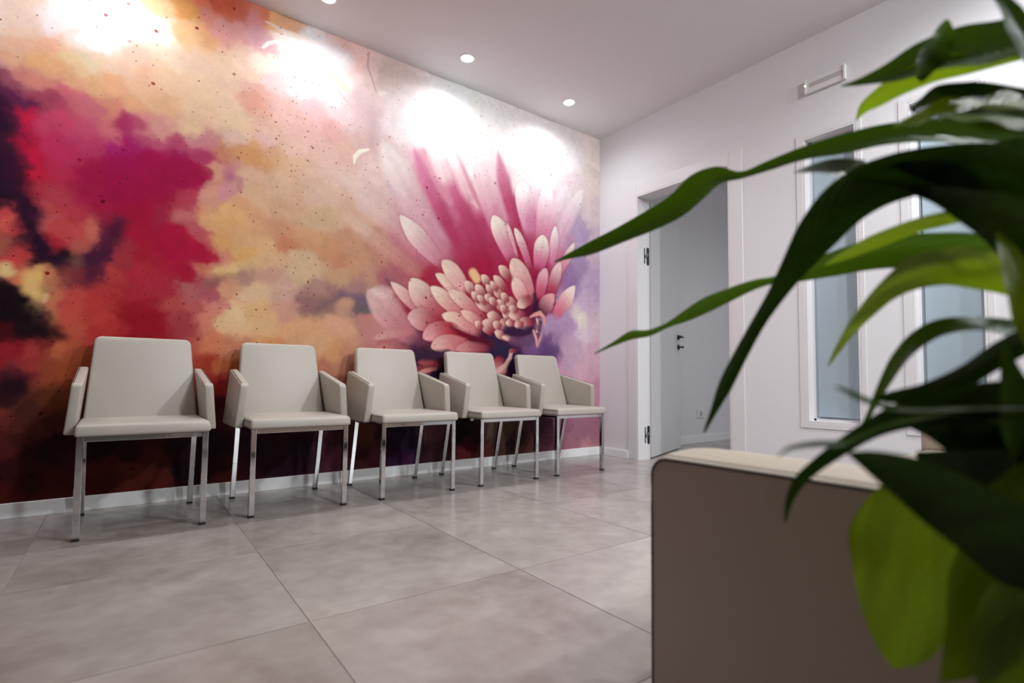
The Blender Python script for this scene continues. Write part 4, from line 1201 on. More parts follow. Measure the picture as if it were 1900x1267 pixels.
def fbm(x, z, scale, octaves=4, seed=0):
    rng = np.random.default_rng(seed)
    out = np.zeros_like(x); amp = 1.0; tot = 0.0
    for o in range(octaves):
        n = 64
        tab = rng.random((n, n))
        u = x * scale; v = z * scale
        i = np.floor(u).astype(int); j = np.floor(v).astype(int)
        fu = u - i; fv = v - j
        fu = fu * fu * (3 - 2 * fu); fv = fv * fv * (3 - 2 * fv)
        a = tab[i % n, j % n]; b = tab[(i + 1) % n, j % n]; c = tab[i % n, (j + 1) % n]; d = tab[(i + 1) % n, (j + 1) % n]
        out += amp * ((a * (1 - fu) + b * fu) * (1 - fv) + (c * (1 - fu) + d * fu) * fv)
        tot += amp; amp *= 0.55; scale *= 2.03
    return out / tot * 2 - 1

def smooth01(t):
    t = np.clip(t, 0, 1); return t * t * (3 - 2 * t)

def print_colours(X, Z):
    wx = fbm(X, Z, 3.2, 5, 1) * 0.075 + fbm(X, Z, 11.0, 5, 5) * 0.045 + fbm(X, Z, 34.0, 3, 15) * 0.016
    wz = fbm(X, Z, 3.2, 5, 2) * 0.075 + fbm(X, Z, 11.0, 5, 6) * 0.045 + fbm(X, Z, 34.0, 3, 16) * 0.016
    Xw, Zw = X + wx, Z + wz
    F = np.array(PRINT_FIELD)
    col = np.zeros((len(X), 3)); ws = np.zeros(len(X))
    base = np.sqrt(F[:, 2:])
    for k in range(len(F)):
        d2 = (Xw - F[k, 0]) ** 2 + (Zw - F[k, 1]) ** 2
        w = 1.0 / (d2 + 0.0012) ** 2.6
        col += w[:, None] * base[k]; ws += w
    col = (col / ws[:, None]) ** 2
    nz = fbm(X, Z, 14.0, 5, 9)

    def stroke(s):
        pts, rad, c, soft, op, noise = s
        pts = np.array(pts); rad = np.array(rad); R = rad.max() + soft * 2 + 0.05
        m = np.where((X > pts[:, 0].min() - R) & (X < pts[:, 0].max() + R) & (Z > pts[:, 1].min() - R) & (Z < pts[:, 1].max() + R))[0]
        if not len(m): return
        px_, pz_ = (X[m] + wx[m] * 0.45 * noise), (Z[m] + wz[m] * 0.45 * noise)
        best = np.full(len(m), -1e9)
        for a in range(len(pts) - 1):
            d = pts[a + 1] - pts[a]; L2 = (d ** 2).sum() + 1e-12
            t = np.clip(((px_ - pts[a, 0]) * d[0] + (pz_ - pts[a, 1]) * d[1]) / L2, 0, 1)
            dist = np.hypot(px_ - pts[a, 0] - t * d[0], pz_ - pts[a, 1] - t * d[1])
            best = np.maximum(best, rad[a] + t * (rad[a + 1] - rad[a]) - dist)
        best += nz[m] * noise * np.minimum(rad.max() * 0.55, 0.03)
        al = smooth01(best / (2 * soft) + 0.5) * op
        col[m] += (np.array(c) - col[m]) * al[:, None]
    for s in PRINT_STROKES: stroke(s)

    for b, c, t, w, cb, ct, soft, op, pt in PRINT_PETALS:
        b, c, t = map(np.array, (b, c, t)); R = w + soft * 2
        P3 = np.array([b, c, t])
        m = np.where((X > P3[:, 0].min() - R) & (X < P3[:, 0].max() + R) & (Z > P3[:, 1].min() - R) & (Z < P3[:, 1].max() + R))[0]
        if not len(m): continue
        x, z = X[m], Z[m]
        ts = np.linspace(0, 1, 33)[:, None]
        cv = (1 - ts) ** 2 * b + 2 * ts * (1 - ts) * c + ts ** 2 * t
        bd = np.full(len(m), 1e9); bt = np.zeros(len(m)); bs = np.zeros(len(m))
        for a in range(32):
            d = cv[a + 1] - cv[a]; L2 = (d ** 2).sum() + 1e-12
            raw = ((x - cv[a, 0]) * d[0] + (z - cv[a, 1]) * d[1]) / L2
            if a == 31: raw = np.clip(raw, 0, None)
            tt = np.clip(raw, 0, 1)
            ex, ez = x - cv[a, 0] - tt * d[0], z - cv[a, 1] - tt * d[1]
            dist = np.hypot(ex, ez)
            sgn = np.sign(d[0] * ez - d[1] * ex)
            k = dist < bd
            bd[k] = dist[k]; bt[k] = (a + tt[k]) / 32; bs[k] = sgn[k] * dist[k]
        u = np.clip((bt - 0.62) / 0.38, 0, 1)
        tipw = (1 - u ** (2.2 - pt)) ** (0.55 + 0.35 * pt)
        prof = (0.50 + 0.50 * np.sin(np.clip(bt / 0.62, 0, 1) * math.pi / 2)) * tipw
        hw = w / 2 * prof
        al = smooth01((hw - bd) / (2 * soft) + 0.5) * smooth01(bt / 0.25) * op
        s = np.clip(bs / (w / 2), -1, 1)
        g = smooth01(bt * 1.02) ** 1.7
        cc = np.array(cb)[None, :] * (1 - g[:, None]) + np.array(ct)[None, :] * g[:, None]
        edge = np.clip(bd / np.maximum(hw, 1e-4), 0, 1)
        cc = cc * (1 + 0.10 * s - 0.025 * np.cos(s * 9.0))[:, None]
        if soft < 0.014:
            cc = cc + (edge ** 6 * 0.04)[:, None] * np.array([1.0, 0.88, 0.82]) * np.array(ct)
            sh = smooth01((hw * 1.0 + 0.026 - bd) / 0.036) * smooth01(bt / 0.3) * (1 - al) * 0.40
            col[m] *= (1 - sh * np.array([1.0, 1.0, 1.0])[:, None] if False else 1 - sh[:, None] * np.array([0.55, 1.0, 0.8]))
        col[m] += (np.clip(cc, 0, 0.95) - col[m]) * al[:, None]

    for cx_, cz_, ux, uz, vx, vz, r, g, bb, r2, g2, b2 in PRINT_FLORETS:
        det = ux * vz - uz * vx
        m = np.where((abs(X - cx_) < 0.16) & (abs(Z - cz_) < 0.16))[0]
        if not len(m): continue
        dx, dz = X[m] - cx_, Z[m] - cz_
        a = (dx * vz - dz * vx) / det; b = (dz * ux - dx * uz) / det
        b = b * (1 + 0.35 * a)
        q = np.sqrt(a * a + b * b)
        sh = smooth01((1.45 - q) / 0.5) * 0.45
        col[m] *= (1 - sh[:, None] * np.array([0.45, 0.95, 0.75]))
        al = smooth01((1.0 - q) / 0.22 + 0.5)
        lit = np.clip(0.62 - 0.42 * a + 0.25 * (dz > 0) * 0 - 0.25 * q * q + 0.2 * b * 0, 0, 1)
        cc = np.array([r2, g2, b2]) * (1 - lit[:, None]) + np.array([r, g, bb]) * lit[:, None]
        col[m] += (cc - col[m]) * al[:, None]
    for s in PRINT_ACCENTS: stroke(s)
    grain = 1 + 0.10 * fbm(X, Z, 22.0, 5, 12) + 0.05 * fbm(X, Z, 90.0, 2, 13)
    return np.clip(col * grain[:, None], 0.0015, 0.95)

def make_mural():
    xs = np.concatenate([np.linspace(XL, -4.3, 80, endpoint=False), np.arange(-4.3, -2.35, 0.0058), np.arange(-2.35, -0.002, 0.0042), [-0.0005]])
    zs = np.concatenate([np.arange(0.060, H - 0.004, 0.0046), [H - 0.0005]])
    nx, nz_ = len(xs), len(zs)
    X, Z = np.meshgrid(xs, zs)
    X = X.ravel(); Z = Z.ravel()
    co = np.empty((nx * nz_, 3), np.float32); co[:, 0] = X; co[:, 1] = -0.0015; co[:, 2] = Z
    a = (np.arange(nz_ - 1)[:, None] * nx + np.arange(nx - 1)[None, :]).ravel()
    quads = np.stack([a, a + 1, a + nx + 1, a + nx], 1).astype(np.int32)
    me = bpy.data.meshes.new("wall_mural")
    me.vertices.add(len(co)); me.vertices.foreach_set("co", co.ravel())
    me.loops.add(quads.size); me.loops.foreach_set("vertex_index", quads.ravel())
    me.polygons.add(len(quads)); me.polygons.foreach_set("loop_start", np.arange(0, quads.size, 4, dtype=np.int32))
    me.update()
    C = np.ones((len(co), 4), np.float32)
    for k in range(0, len(co), 60000):
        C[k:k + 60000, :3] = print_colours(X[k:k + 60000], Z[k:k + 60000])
    at = me.color_attributes.new("print", 'FLOAT_COLOR', 'POINT')
    at.data.foreach_set("color", C.ravel())
    mt = bpy.data.materials.new("printed mural paper"); mt.use_nodes = True
    nt = mt.node_tree; L = nt.links.new; b = nt.nodes["Principled BSDF"]
    b.inputs["Roughness"].default_value = 0.55; b.inputs["Specular IOR Level"].default_value = 0.08
    vc = nt.nodes.new("ShaderNodeVertexColor"); vc.layer_name = "print"
    tc = nt.nodes.new("ShaderNodeTexCoord")
    sep = nt.nodes.new("ShaderNodeSeparateXYZ"); cmb = nt.nodes.new("ShaderNodeCombineXYZ")
    L(tc.outputs["Object"], sep.inputs[0]); L(sep.outputs[0], cmb.inputs[0]); L(sep.outputs[2], cmb.inputs[1])
    prev = vc.outputs["Color"]
    # scattered ink speckles: two sizes of Voronoi dots
    for scale, r0, r1, keep, colr, op in ((11.0, 0.040, 0.095, 0.90, (0.16, 0.012, 0.03, 1), 0.95), (27.0, 0.055, 0.125, 0.80, (0.12, 0.015, 0.02, 1), 0.85)):
        wn = nt.nodes.new("ShaderNodeTexNoise"); wn.inputs["Scale"].default_value = 60.0
        L(cmb.outputs[0], wn.inputs["Vector"])
        va = nt.nodes.new("ShaderNodeVectorMath"); va.operation = 'MULTIPLY_ADD'
        va.inputs[1].default_value = (0.008, 0.008, 0.0)
        L(wn.outputs["Color"], va.inputs[0]); L(cmb.outputs[0], va.inputs[2])
        vo = nt.nodes.new("ShaderNodeTexVoronoi"); vo.voronoi_dimensions = '2D'; vo.inputs["Scale"].default_value = scale
        L(va.outputs[0], vo.inputs["Vector"])
        sc_ = nt.nodes.new("ShaderNodeSeparateColor"); L(vo.outputs["Color"], sc_.inputs[0])
        mr = nt.nodes.new("ShaderNodeMapRange"); mr.inputs[1].default_value = 0; mr.inputs[2].default_value = 1
        mr.inputs[3].default_value = r0; mr.inputs[4].default_value = r1; L(sc_.outputs[0], mr.inputs[0])
        lt = nt.nodes.new("ShaderNodeMath"); lt.operation = 'LESS_THAN'; L(vo.outputs["Distance"], lt.inputs[0]); L(mr.outputs[0], lt.inputs[1])
        dn = nt.nodes.new("ShaderNodeTexNoise"); dn.inputs["Scale"].default_value = 1.7; dn.inputs["Detail"].default_value = 2.0
        L(cmb.outputs[0], dn.inputs["Vector"])
        sb = nt.nodes.new("ShaderNodeMath"); sb.operation = 'MULTIPLY_ADD'; sb.inputs[1].default_value = 1.6; sb.inputs[2].default_value = -0.80
        L(dn.outputs["Fac"], sb.inputs[0])
        ad = nt.nodes.new("ShaderNodeMath"); ad.operation = 'ADD'; L(sc_.outputs[1], ad.inputs[0]); L(sb.outputs[0], ad.inputs[1])
        gt = nt.nodes.new("ShaderNodeMath"); gt.operation = 'GREATER_THAN'; gt.inputs[1].default_value = keep; L(ad.outputs[0], gt.inputs[0])
        mu = nt.nodes.new("ShaderNodeMath"); mu.operation = 'MULTIPLY'; L(lt.outputs[0], mu.inputs[0]); L(gt.outputs[0], mu.inputs[1])
        m2 = nt.nodes.new("ShaderNodeMath"); m2.operation = 'MULTIPLY'; L(mu.outputs[0], m2.inputs[0])
        op_ = nt.nodes.new("ShaderNodeMapRange"); op_.inputs[3].default_value = 0.4; op_.inputs[4].default_value = op; L(sc_.outputs[2], op_.inputs[0])
        L(op_.outputs[0], m2.inputs[1])
        mx = nt.nodes.new("ShaderNodeMix"); mx.data_type = 'RGBA'; mx.blend_type = 'MIX'
        L(m2.outputs[0], mx.inputs[0]); L(prev, mx.inputs[6])
        dk = nt.nodes.new("ShaderNodeMix"); dk.data_type = 'RGBA'; dk.blend_type = 'MULTIPLY'; dk.inputs[0].default_value = 1.0
        L(prev, dk.inputs[6]); dk.inputs[7].default_value = tuple(min(1, c * 2.2) for c in colr[:3]) + (1,)
        L(dk.outputs[2], mx.inputs[7])
        prev = mx.outputs[2]
    L(prev, b.inputs["Base Color"])
    me.materials.append(mt)
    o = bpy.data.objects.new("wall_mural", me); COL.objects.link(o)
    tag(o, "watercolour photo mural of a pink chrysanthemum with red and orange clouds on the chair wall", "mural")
make_mural()
# ------------------------------------------------------------------ plant: leaf midribs (tip to base) and half-width vectors, metres
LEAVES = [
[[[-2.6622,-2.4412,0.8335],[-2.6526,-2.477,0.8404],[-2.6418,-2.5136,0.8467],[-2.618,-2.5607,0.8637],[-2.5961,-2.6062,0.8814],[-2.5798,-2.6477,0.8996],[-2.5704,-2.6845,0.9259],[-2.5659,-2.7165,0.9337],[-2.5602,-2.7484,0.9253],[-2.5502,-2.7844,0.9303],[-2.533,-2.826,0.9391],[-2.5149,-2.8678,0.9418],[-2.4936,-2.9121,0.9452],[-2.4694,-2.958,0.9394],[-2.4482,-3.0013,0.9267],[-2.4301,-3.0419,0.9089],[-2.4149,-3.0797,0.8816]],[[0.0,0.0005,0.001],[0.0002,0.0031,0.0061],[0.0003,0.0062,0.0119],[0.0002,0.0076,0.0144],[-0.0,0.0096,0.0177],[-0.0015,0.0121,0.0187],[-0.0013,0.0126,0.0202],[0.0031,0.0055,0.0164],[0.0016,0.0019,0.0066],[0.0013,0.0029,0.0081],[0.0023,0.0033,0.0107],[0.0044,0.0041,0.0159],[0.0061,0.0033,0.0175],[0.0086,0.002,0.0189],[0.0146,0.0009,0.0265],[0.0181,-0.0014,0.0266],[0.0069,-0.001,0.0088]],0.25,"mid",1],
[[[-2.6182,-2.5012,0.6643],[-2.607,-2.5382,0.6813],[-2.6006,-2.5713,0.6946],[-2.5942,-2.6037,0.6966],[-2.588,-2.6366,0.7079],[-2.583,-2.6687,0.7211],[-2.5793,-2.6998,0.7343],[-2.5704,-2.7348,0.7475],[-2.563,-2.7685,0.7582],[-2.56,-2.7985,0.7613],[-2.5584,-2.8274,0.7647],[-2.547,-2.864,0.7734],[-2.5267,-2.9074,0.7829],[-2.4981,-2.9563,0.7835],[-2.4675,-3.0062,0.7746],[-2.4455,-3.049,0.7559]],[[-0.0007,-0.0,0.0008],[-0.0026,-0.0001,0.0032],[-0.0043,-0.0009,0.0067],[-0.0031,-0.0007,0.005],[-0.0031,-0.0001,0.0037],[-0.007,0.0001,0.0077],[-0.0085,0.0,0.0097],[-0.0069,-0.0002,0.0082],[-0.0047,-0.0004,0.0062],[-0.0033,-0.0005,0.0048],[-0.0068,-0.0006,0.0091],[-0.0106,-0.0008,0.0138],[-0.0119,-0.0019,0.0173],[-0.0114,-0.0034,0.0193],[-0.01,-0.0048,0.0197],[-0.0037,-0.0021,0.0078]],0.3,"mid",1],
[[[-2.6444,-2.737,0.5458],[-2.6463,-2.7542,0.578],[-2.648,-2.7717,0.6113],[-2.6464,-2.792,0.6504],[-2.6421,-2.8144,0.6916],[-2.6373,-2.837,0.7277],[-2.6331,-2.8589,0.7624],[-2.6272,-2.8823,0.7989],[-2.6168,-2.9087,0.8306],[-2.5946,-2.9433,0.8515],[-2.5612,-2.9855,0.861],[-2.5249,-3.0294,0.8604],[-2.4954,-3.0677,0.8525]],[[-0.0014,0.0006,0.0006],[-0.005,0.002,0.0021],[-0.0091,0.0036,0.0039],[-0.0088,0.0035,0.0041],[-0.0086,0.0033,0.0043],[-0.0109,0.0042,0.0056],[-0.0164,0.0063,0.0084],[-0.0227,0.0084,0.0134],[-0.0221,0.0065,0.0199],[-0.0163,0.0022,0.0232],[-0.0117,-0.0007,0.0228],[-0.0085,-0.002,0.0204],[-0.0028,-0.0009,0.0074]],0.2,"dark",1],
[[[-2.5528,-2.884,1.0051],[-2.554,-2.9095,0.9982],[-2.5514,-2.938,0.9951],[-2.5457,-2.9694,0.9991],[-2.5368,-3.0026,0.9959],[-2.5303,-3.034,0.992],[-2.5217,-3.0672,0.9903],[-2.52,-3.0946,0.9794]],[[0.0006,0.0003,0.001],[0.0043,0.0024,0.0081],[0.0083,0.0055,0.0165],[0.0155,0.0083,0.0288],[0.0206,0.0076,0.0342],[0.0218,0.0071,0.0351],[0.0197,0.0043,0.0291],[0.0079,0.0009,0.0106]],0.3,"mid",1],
[[[-2.5133,-2.8864,0.9699],[-2.5279,-2.9009,0.9771],[-2.5352,-2.9207,0.9807],[-2.5345,-2.9467,0.9889],[-2.5299,-2.9754,0.9921],[-2.5193,-3.0082,0.9901],[-2.4964,-3.0502,0.9877]],[[-0.0009,0.0002,0.0002],[-0.0074,0.0014,0.0027],[-0.0114,0.0013,0.0062],[-0.013,0.0009,0.0081],[-0.0124,-0.0002,0.0094],[-0.0101,-0.0008,0.0085],[-0.005,-0.0003,0.0041]],0.2,"lit_tone",1],
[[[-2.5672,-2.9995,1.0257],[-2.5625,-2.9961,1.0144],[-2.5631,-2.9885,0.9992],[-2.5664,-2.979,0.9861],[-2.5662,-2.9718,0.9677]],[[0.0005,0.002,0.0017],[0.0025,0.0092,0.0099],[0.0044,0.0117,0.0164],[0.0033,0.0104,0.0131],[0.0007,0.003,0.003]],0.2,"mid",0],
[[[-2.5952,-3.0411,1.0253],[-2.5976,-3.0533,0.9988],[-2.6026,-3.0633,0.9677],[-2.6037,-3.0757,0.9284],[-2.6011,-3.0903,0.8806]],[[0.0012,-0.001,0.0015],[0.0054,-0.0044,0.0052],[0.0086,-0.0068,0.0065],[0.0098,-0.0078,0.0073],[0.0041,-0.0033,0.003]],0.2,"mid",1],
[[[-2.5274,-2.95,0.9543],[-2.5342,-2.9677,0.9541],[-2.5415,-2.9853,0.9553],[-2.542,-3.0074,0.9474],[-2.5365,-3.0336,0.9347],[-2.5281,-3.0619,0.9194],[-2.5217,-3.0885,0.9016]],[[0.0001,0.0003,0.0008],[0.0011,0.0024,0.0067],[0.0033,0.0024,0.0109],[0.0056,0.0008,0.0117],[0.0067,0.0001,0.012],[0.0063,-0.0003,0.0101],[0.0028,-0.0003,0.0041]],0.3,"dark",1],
[[[-2.5662,-2.9439,0.9232],[-2.5718,-2.9696,0.9206],[-2.5767,-2.9958,0.9192],[-2.5787,-3.0237,0.9072],[-2.5784,-3.053,0.8925],[-2.5766,-3.0833,0.8743]],[[0.0015,0.0006,0.0013],[0.0145,0.0055,0.0127],[0.0259,0.0073,0.0215],[0.0419,0.0078,0.0317],[0.0494,0.0063,0.0348],[0.02,0.0016,0.0131]],0.1,"lit_tone",1],
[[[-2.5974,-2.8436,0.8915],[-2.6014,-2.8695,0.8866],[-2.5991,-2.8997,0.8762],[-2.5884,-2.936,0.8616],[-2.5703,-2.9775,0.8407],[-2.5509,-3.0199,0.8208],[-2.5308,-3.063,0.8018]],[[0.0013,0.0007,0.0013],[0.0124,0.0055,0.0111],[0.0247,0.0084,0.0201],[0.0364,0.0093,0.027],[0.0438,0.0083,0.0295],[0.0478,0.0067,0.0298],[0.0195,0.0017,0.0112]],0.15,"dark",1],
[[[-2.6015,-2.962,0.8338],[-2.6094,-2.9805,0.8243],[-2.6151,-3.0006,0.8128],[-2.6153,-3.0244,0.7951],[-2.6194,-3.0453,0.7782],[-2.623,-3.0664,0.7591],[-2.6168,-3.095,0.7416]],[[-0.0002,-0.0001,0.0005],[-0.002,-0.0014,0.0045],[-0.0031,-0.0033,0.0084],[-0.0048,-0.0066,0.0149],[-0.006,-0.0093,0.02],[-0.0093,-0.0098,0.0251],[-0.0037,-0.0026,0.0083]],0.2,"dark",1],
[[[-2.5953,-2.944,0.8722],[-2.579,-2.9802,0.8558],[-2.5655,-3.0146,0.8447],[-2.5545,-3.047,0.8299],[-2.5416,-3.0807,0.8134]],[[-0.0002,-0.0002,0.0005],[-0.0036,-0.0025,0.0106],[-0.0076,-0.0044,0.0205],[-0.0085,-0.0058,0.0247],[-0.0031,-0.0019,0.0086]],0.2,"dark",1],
[[[-2.5824,-2.872,0.7658],[-2.5792,-2.8959,0.7757],[-2.5718,-2.9231,0.7877],[-2.5606,-2.9529,0.7989],[-2.5509,-2.9814,0.8049],[-2.5427,-3.0086,0.8073],[-2.5172,-3.0486,0.8083]],[[-0.0009,-0.0001,0.0005],[-0.0076,-0.0006,0.0042],[-0.0107,-0.0009,0.006],[-0.011,-0.001,0.0063],[-0.0097,-0.0011,0.0058],[-0.0084,-0.0012,0.0053],[-0.0042,-0.0005,0.0026]],0.2,"lit_tone",1],
[[[-2.5744,-2.87,0.6367],[-2.5857,-2.8851,0.6563],[-2.5938,-2.9026,0.6781],[-2.5991,-2.9222,0.7],[-2.6027,-2.9431,0.7212],[-2.6,-2.9683,0.7375],[-2.589,-2.9992,0.7434],[-2.5751,-3.0313,0.7354],[-2.5632,-3.0616,0.7211],[-2.5493,-3.0931,0.7022]],[[-0.0012,0.0001,0.0003],[-0.0068,0.0004,0.0018],[-0.0108,0.0006,0.0033],[-0.0146,0.0006,0.0047],[-0.0194,0.0002,0.0075],[-0.0252,-0.0022,0.0133],[-0.0237,-0.0054,0.0157],[-0.0231,-0.0078,0.0169],[-0.0217,-0.008,0.0162],[-0.008,-0.0026,0.0059]],0.15,"lit_tone",1],
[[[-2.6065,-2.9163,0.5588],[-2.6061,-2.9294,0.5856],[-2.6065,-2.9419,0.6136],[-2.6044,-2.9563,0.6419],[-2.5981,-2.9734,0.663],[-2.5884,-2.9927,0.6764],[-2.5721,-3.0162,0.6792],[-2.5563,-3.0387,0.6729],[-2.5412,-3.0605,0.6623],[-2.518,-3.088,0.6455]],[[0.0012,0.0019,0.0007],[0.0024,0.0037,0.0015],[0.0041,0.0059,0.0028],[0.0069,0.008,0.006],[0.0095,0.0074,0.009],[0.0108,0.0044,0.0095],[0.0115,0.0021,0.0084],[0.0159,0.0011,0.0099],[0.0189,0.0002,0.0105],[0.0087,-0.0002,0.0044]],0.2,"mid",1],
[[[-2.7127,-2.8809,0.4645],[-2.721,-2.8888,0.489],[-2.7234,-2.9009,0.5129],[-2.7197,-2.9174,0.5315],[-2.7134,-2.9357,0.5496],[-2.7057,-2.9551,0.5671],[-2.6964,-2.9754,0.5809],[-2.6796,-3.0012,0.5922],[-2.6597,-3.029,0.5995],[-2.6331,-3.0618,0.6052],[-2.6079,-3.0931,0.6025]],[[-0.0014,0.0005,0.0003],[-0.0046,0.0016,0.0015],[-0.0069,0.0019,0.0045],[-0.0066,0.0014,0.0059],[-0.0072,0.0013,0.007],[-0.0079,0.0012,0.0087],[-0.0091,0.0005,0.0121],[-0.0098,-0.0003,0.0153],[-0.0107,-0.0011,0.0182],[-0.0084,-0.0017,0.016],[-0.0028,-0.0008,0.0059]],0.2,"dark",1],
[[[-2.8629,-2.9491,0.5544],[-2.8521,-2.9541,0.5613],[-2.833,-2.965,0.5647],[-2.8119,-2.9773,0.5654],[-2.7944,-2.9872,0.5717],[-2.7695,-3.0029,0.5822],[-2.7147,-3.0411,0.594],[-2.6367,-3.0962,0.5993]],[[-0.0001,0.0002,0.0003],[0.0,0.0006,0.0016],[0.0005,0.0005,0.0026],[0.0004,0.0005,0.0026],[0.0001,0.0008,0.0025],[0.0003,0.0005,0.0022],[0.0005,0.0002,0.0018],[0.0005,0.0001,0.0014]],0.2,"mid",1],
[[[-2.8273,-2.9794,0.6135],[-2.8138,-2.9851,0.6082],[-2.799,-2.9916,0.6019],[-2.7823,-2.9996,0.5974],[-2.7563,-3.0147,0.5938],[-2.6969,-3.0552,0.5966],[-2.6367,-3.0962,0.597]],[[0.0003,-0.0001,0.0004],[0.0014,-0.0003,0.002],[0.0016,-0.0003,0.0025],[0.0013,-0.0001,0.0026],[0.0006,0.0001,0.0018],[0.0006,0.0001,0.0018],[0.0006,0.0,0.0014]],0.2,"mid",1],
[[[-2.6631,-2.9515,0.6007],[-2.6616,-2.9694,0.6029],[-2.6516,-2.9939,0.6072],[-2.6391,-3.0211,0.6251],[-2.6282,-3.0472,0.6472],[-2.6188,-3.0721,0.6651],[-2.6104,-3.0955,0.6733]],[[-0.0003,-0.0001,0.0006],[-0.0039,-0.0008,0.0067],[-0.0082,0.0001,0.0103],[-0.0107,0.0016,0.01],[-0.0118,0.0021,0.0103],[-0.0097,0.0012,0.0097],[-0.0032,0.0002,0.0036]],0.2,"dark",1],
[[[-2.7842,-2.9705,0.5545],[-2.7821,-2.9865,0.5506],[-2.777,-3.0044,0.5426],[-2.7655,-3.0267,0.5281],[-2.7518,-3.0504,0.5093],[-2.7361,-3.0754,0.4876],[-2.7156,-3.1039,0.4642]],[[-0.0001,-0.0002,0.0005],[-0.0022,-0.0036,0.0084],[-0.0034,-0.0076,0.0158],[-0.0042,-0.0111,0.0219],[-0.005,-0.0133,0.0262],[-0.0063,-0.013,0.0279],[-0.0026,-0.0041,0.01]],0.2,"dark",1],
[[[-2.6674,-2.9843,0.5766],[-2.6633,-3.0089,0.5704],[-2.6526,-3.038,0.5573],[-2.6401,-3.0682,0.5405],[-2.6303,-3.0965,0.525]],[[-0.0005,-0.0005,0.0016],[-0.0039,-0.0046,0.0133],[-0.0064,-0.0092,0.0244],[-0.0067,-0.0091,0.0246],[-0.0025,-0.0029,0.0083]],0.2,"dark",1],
[[[-2.6722,-2.9656,0.3329],[-2.6652,-2.9721,0.3522],[-2.6609,-2.9781,0.3973],[-2.6579,-2.9826,0.4348],[-2.6566,-2.9858,0.4696],[-2.6551,-2.9887,0.4991],[-2.6441,-2.9986,0.526],[-2.6189,-3.0185,0.5423]],[[-0.0021,0.0009,0.0012],[-0.0318,0.0154,0.0108],[-0.0546,0.027,0.012],[-0.0716,0.0357,0.0122],[-0.0694,0.0348,0.0097],[-0.0502,0.0242,0.017],[-0.0131,0.005,0.0123],[-0.0028,0.0008,0.0039]],0.06,"lit_tone",1],
[[[-2.7619,-3.0262,0.3754],[-2.7421,-3.0371,0.3926],[-2.7232,-3.0481,0.4225],[-2.7086,-3.0564,0.461],[-2.6942,-3.0652,0.5093],[-2.6715,-3.08,0.554]],[[-0.0003,0.0004,0.0005],[-0.0082,0.0106,0.0098],[-0.0179,0.022,0.0115],[-0.0218,0.0265,0.009],[-0.0175,0.0214,0.0111],[-0.0049,0.0061,0.0046]],0.12,"lit_tone",1],
[[[-2.7396,-3.0541,0.3542],[-2.7294,-3.0609,0.3911],[-2.7193,-3.0679,0.4328],[-2.7001,-3.0818,0.4751],[-2.6805,-3.0955,0.5092]],[[-0.0017,0.0015,0.0005],[-0.0194,0.0179,0.0055],[-0.0215,0.0198,0.0102],[-0.0139,0.0128,0.0108],[-0.0048,0.0044,0.0043]],0.12,"lit_tone",1],
[[[-2.6452,-3.0497,0.7579],[-2.6489,-3.0579,0.7333],[-2.653,-3.0653,0.7],[-2.6581,-3.0718,0.6651],[-2.6564,-3.0833,0.627]],[[0.0011,-0.0008,0.0007],[0.0072,-0.0056,0.0037],[0.011,-0.0085,0.0043],[0.0098,-0.0076,0.0048],[0.0033,-0.0026,0.002]],0.2,"lit_tone",1],
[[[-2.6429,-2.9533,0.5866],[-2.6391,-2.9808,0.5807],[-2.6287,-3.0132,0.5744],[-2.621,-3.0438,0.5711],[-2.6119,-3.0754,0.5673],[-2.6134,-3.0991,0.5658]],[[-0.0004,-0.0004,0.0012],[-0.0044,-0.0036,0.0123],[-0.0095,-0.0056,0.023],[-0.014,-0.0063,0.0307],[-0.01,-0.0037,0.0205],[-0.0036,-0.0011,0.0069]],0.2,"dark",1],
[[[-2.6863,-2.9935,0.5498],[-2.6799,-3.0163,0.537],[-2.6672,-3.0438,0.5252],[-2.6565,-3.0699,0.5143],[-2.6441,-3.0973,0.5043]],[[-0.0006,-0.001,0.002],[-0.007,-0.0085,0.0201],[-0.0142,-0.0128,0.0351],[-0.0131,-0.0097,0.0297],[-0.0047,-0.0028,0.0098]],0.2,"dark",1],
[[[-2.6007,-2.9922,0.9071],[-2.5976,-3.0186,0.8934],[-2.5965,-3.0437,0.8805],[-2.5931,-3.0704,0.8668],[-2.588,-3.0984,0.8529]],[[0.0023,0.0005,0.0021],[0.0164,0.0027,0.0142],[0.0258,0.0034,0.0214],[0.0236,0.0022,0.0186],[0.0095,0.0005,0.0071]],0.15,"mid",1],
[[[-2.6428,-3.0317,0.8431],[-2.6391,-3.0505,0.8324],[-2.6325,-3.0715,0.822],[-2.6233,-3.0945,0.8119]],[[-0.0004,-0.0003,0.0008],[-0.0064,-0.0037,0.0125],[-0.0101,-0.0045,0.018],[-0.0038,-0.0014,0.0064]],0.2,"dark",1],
[[[-2.6766,-3.0571,0.6506],[-2.6752,-3.0621,0.6128],[-2.6713,-3.0689,0.5757],[-2.6638,-3.0783,0.5349],[-2.6514,-3.0919,0.5042]],[[0.0011,-0.0008,0.0003],[0.0108,-0.0083,0.0038],[0.0173,-0.0134,0.0079],[0.0127,-0.01,0.0088],[0.004,-0.0032,0.0037]],0.2,"mid",1]
]
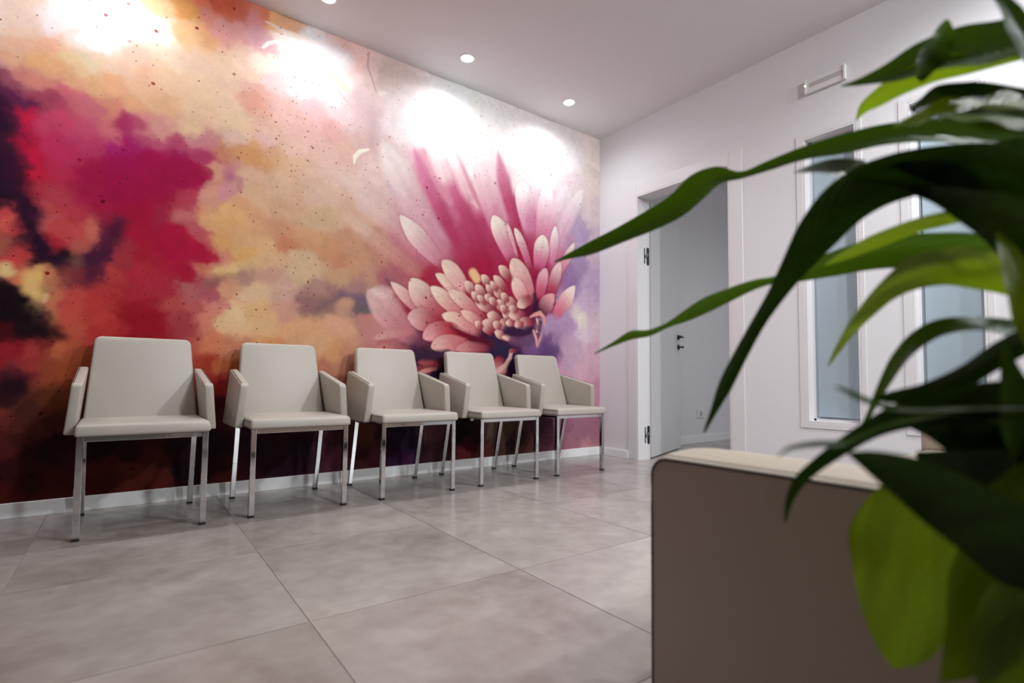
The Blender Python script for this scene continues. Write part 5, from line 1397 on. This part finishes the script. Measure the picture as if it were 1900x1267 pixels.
def leaf_mat(name, col, trans, tw):
    mt = bpy.data.materials.new(name); mt.use_nodes = True
    nt = mt.node_tree; L = nt.links.new; b = nt.nodes["Principled BSDF"]; out = nt.nodes["Material Output"]
    tc = nt.nodes.new("ShaderNodeTexCoord")
    uv = nt.nodes.new("ShaderNodeAttribute"); uv.attribute_name = "leaf_uv"
    sp = nt.nodes.new("ShaderNodeSeparateXYZ"); L(uv.outputs["Vector"], sp.inputs[0])
    # side veins as fine relief, midrib a little paler
    ab = nt.nodes.new("ShaderNodeMath"); ab.operation = 'ABSOLUTE'; L(sp.outputs[0], ab.inputs[0])
    ph = nt.nodes.new("ShaderNodeMath"); ph.operation = 'MULTIPLY_ADD'; ph.inputs[1].default_value = -2.2; L(ab.outputs[0], ph.inputs[0])
    vs = nt.nodes.new("ShaderNodeMath"); vs.operation = 'MULTIPLY'; vs.inputs[1].default_value = 26.0; L(sp.outputs[1], vs.inputs[0])
    L(vs.outputs[0], ph.inputs[2])
    sn = nt.nodes.new("ShaderNodeMath"); sn.operation = 'SINE'; mul = nt.nodes.new("ShaderNodeMath"); mul.operation = 'MULTIPLY'; mul.inputs[1].default_value = 6.28
    L(ph.outputs[0], mul.inputs[0]); L(mul.outputs[0], sn.inputs[0])
    bp = nt.nodes.new("ShaderNodeBump"); bp.inputs["Strength"].default_value = 0.18; bp.inputs["Distance"].default_value = 0.002
    L(sn.outputs[0], bp.inputs["Height"]); L(bp.outputs["Normal"], b.inputs["Normal"])
    n = nt.nodes.new("ShaderNodeTexNoise"); n.inputs["Scale"].default_value = 18.0; L(tc.outputs["Object"], n.inputs["Vector"])
    mx = nt.nodes.new("ShaderNodeMix"); mx.data_type = 'RGBA'
    mx.inputs[6].default_value = tuple(c * 0.75 for c in col) + (1,); mx.inputs[7].default_value = tuple(c * 1.3 for c in col) + (1,)
    L(n.outputs["Fac"], mx.inputs[0])
    mid = nt.nodes.new("ShaderNodeMapRange"); mid.inputs[1].default_value = 0.0; mid.inputs[2].default_value = 0.10; mid.inputs[3].default_value = 0.5; mid.inputs[4].default_value = 0.0
    L(ab.outputs[0], mid.inputs[0])
    m3 = nt.nodes.new("ShaderNodeMix"); m3.data_type = 'RGBA'; L(mid.outputs[0], m3.inputs[0]); L(mx.outputs[2], m3.inputs[6])
    m3.inputs[7].default_value = tuple(min(1, c * 1.9) for c in col) + (1,)
    L(m3.outputs[2], b.inputs["Base Color"])
    b.inputs["Roughness"].default_value = 0.32; b.inputs["Specular IOR Level"].default_value = 0.24
    tl = nt.nodes.new("ShaderNodeBsdfTranslucent"); tl.inputs[0].default_value = trans + (1,)
    ms = nt.nodes.new("ShaderNodeMixShader"); ms.inputs[0].default_value = tw
    L(b.outputs[0], ms.inputs[1]); L(tl.outputs[0], ms.inputs[2]); L(ms.outputs[0], out.inputs[0])
    return mt
LM = {"dark": leaf_mat("shaded leaf tone", (0.0085, 0.026, 0.003), (0.04, 0.10, 0.004), 0.12),  # lit and shaded leaves painted as separate tones, chosen leaf by leaf
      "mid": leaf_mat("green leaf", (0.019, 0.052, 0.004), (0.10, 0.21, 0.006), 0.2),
      "lit_tone": leaf_mat("lit leaf tone", (0.070, 0.130, 0.007), (0.28, 0.42, 0.009), 0.34)}
M["stalk"] = mat("green leaf stalk", (0.05, 0.13, 0.015, 1), 0.4)

def catmull(P, t):
    n = len(P); x = t * (n - 1); i = min(int(x), n - 2); u = x - i
    p0, p1, p2, p3 = P[max(i - 1, 0)], P[i], P[i + 1], P[min(i + 2, n - 1)]
    return 0.5 * ((2 * p1) + (p2 - p0) * u + (2 * p0 - 5 * p1 + 4 * p2 - p3) * u * u + (3 * p1 - p0 - 3 * p2 + p3) * u ** 3)

POT = Vector((-2.80, -3.38, 0.0))
plant = thing("potted_plant", "potted plant with long wavy glossy green leaves in the right foreground", "plant", POT)
bm = bmesh.new()
lathe(bm, [(0.0, 0.0), (0.088, 0.0), (0.098, 0.01), (0.128, 0.38), (0.131, 0.395), (0.126, 0.402), (0.119, 0.395), (0.116, 0.365), (0.0, 0.362)], 48)
obj("planter", bm, M["pot"], plant, smooth=True)
bm = bmesh.new(); lathe(bm, [(0.0, 0.374), (0.06, 0.372), (0.1155, 0.366), (0.1155, 0.3635), (0, 0.3635)], 32)
obj("soil", bm, M["soil"], plant, smooth=True)
rng = random.Random(4)
for li, (cs, ss, fold, kind, stalked) in enumerate(LEAVES):
    C_ = [Vector(c) - POT for c in cs]; S_ = [Vector(s) for s in ss]
    ns, nw = 16 + 3 * len(cs), 8
    bm = bmesh.new()
    lay = bm.verts.layers.float_vector.new("leaf_uv")
    rows = []
    ph = rng.uniform(0, 6.28)
    for a in range(ns + 1):
        t = a / ns
        c = catmull(C_, t); s = catmull(S_, t)
        tg = (catmull(C_, min(1, t + .02)) - catmull(C_, max(0, t - .02))).normalized()
        nrm = tg.cross(s)
        nrm = nrm.normalized() if nrm.length > 1e-9 else Vector((0, 0, 1))
        w = s.length
        row = []
        for b in range(nw + 1):
            q = b / nw * 2 - 1
            lift = fold * w * (abs(q) ** 1.4 - 0.35) + 0.05 * w * (q * abs(q)) * math.sin(t * 19 + ph + (1.7 if q > 0 else 0))
            v = bm.verts.new(c + s * q + nrm * lift); v[lay] = Vector((q, t, 0)); row.append(v)
        rows.append(row)
    for r0, r1 in zip(rows, rows[1:]):
        for b in range(nw):
            bm.faces.new((r0[b], r0[b + 1], r1[b + 1], r1[b]))
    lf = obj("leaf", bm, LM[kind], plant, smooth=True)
    if not stalked: continue
    # stalk from the leaf base back to the soil
    e = catmull(C_, 1.0); d = (C_[-1] - C_[-2]).normalized()
    root = Vector((rng.uniform(-.05, .05), rng.uniform(-.05, .05), 0.368))
    bm = bmesh.new()
    p = [catmull(C_, 0.94), e, e + d * 0.07, root + Vector((0.02, 0.03, 0.16)), root + Vector((0, 0, 0.02)), root]
    pts = [catmull(p, k / 14) for k in range(15)]
    tube(bm, pts, [0.0018 + 0.0022 * k / 14 for k in range(15)], 8)
    obj("stalk", bm, M["stalk"], lf, smooth=True)
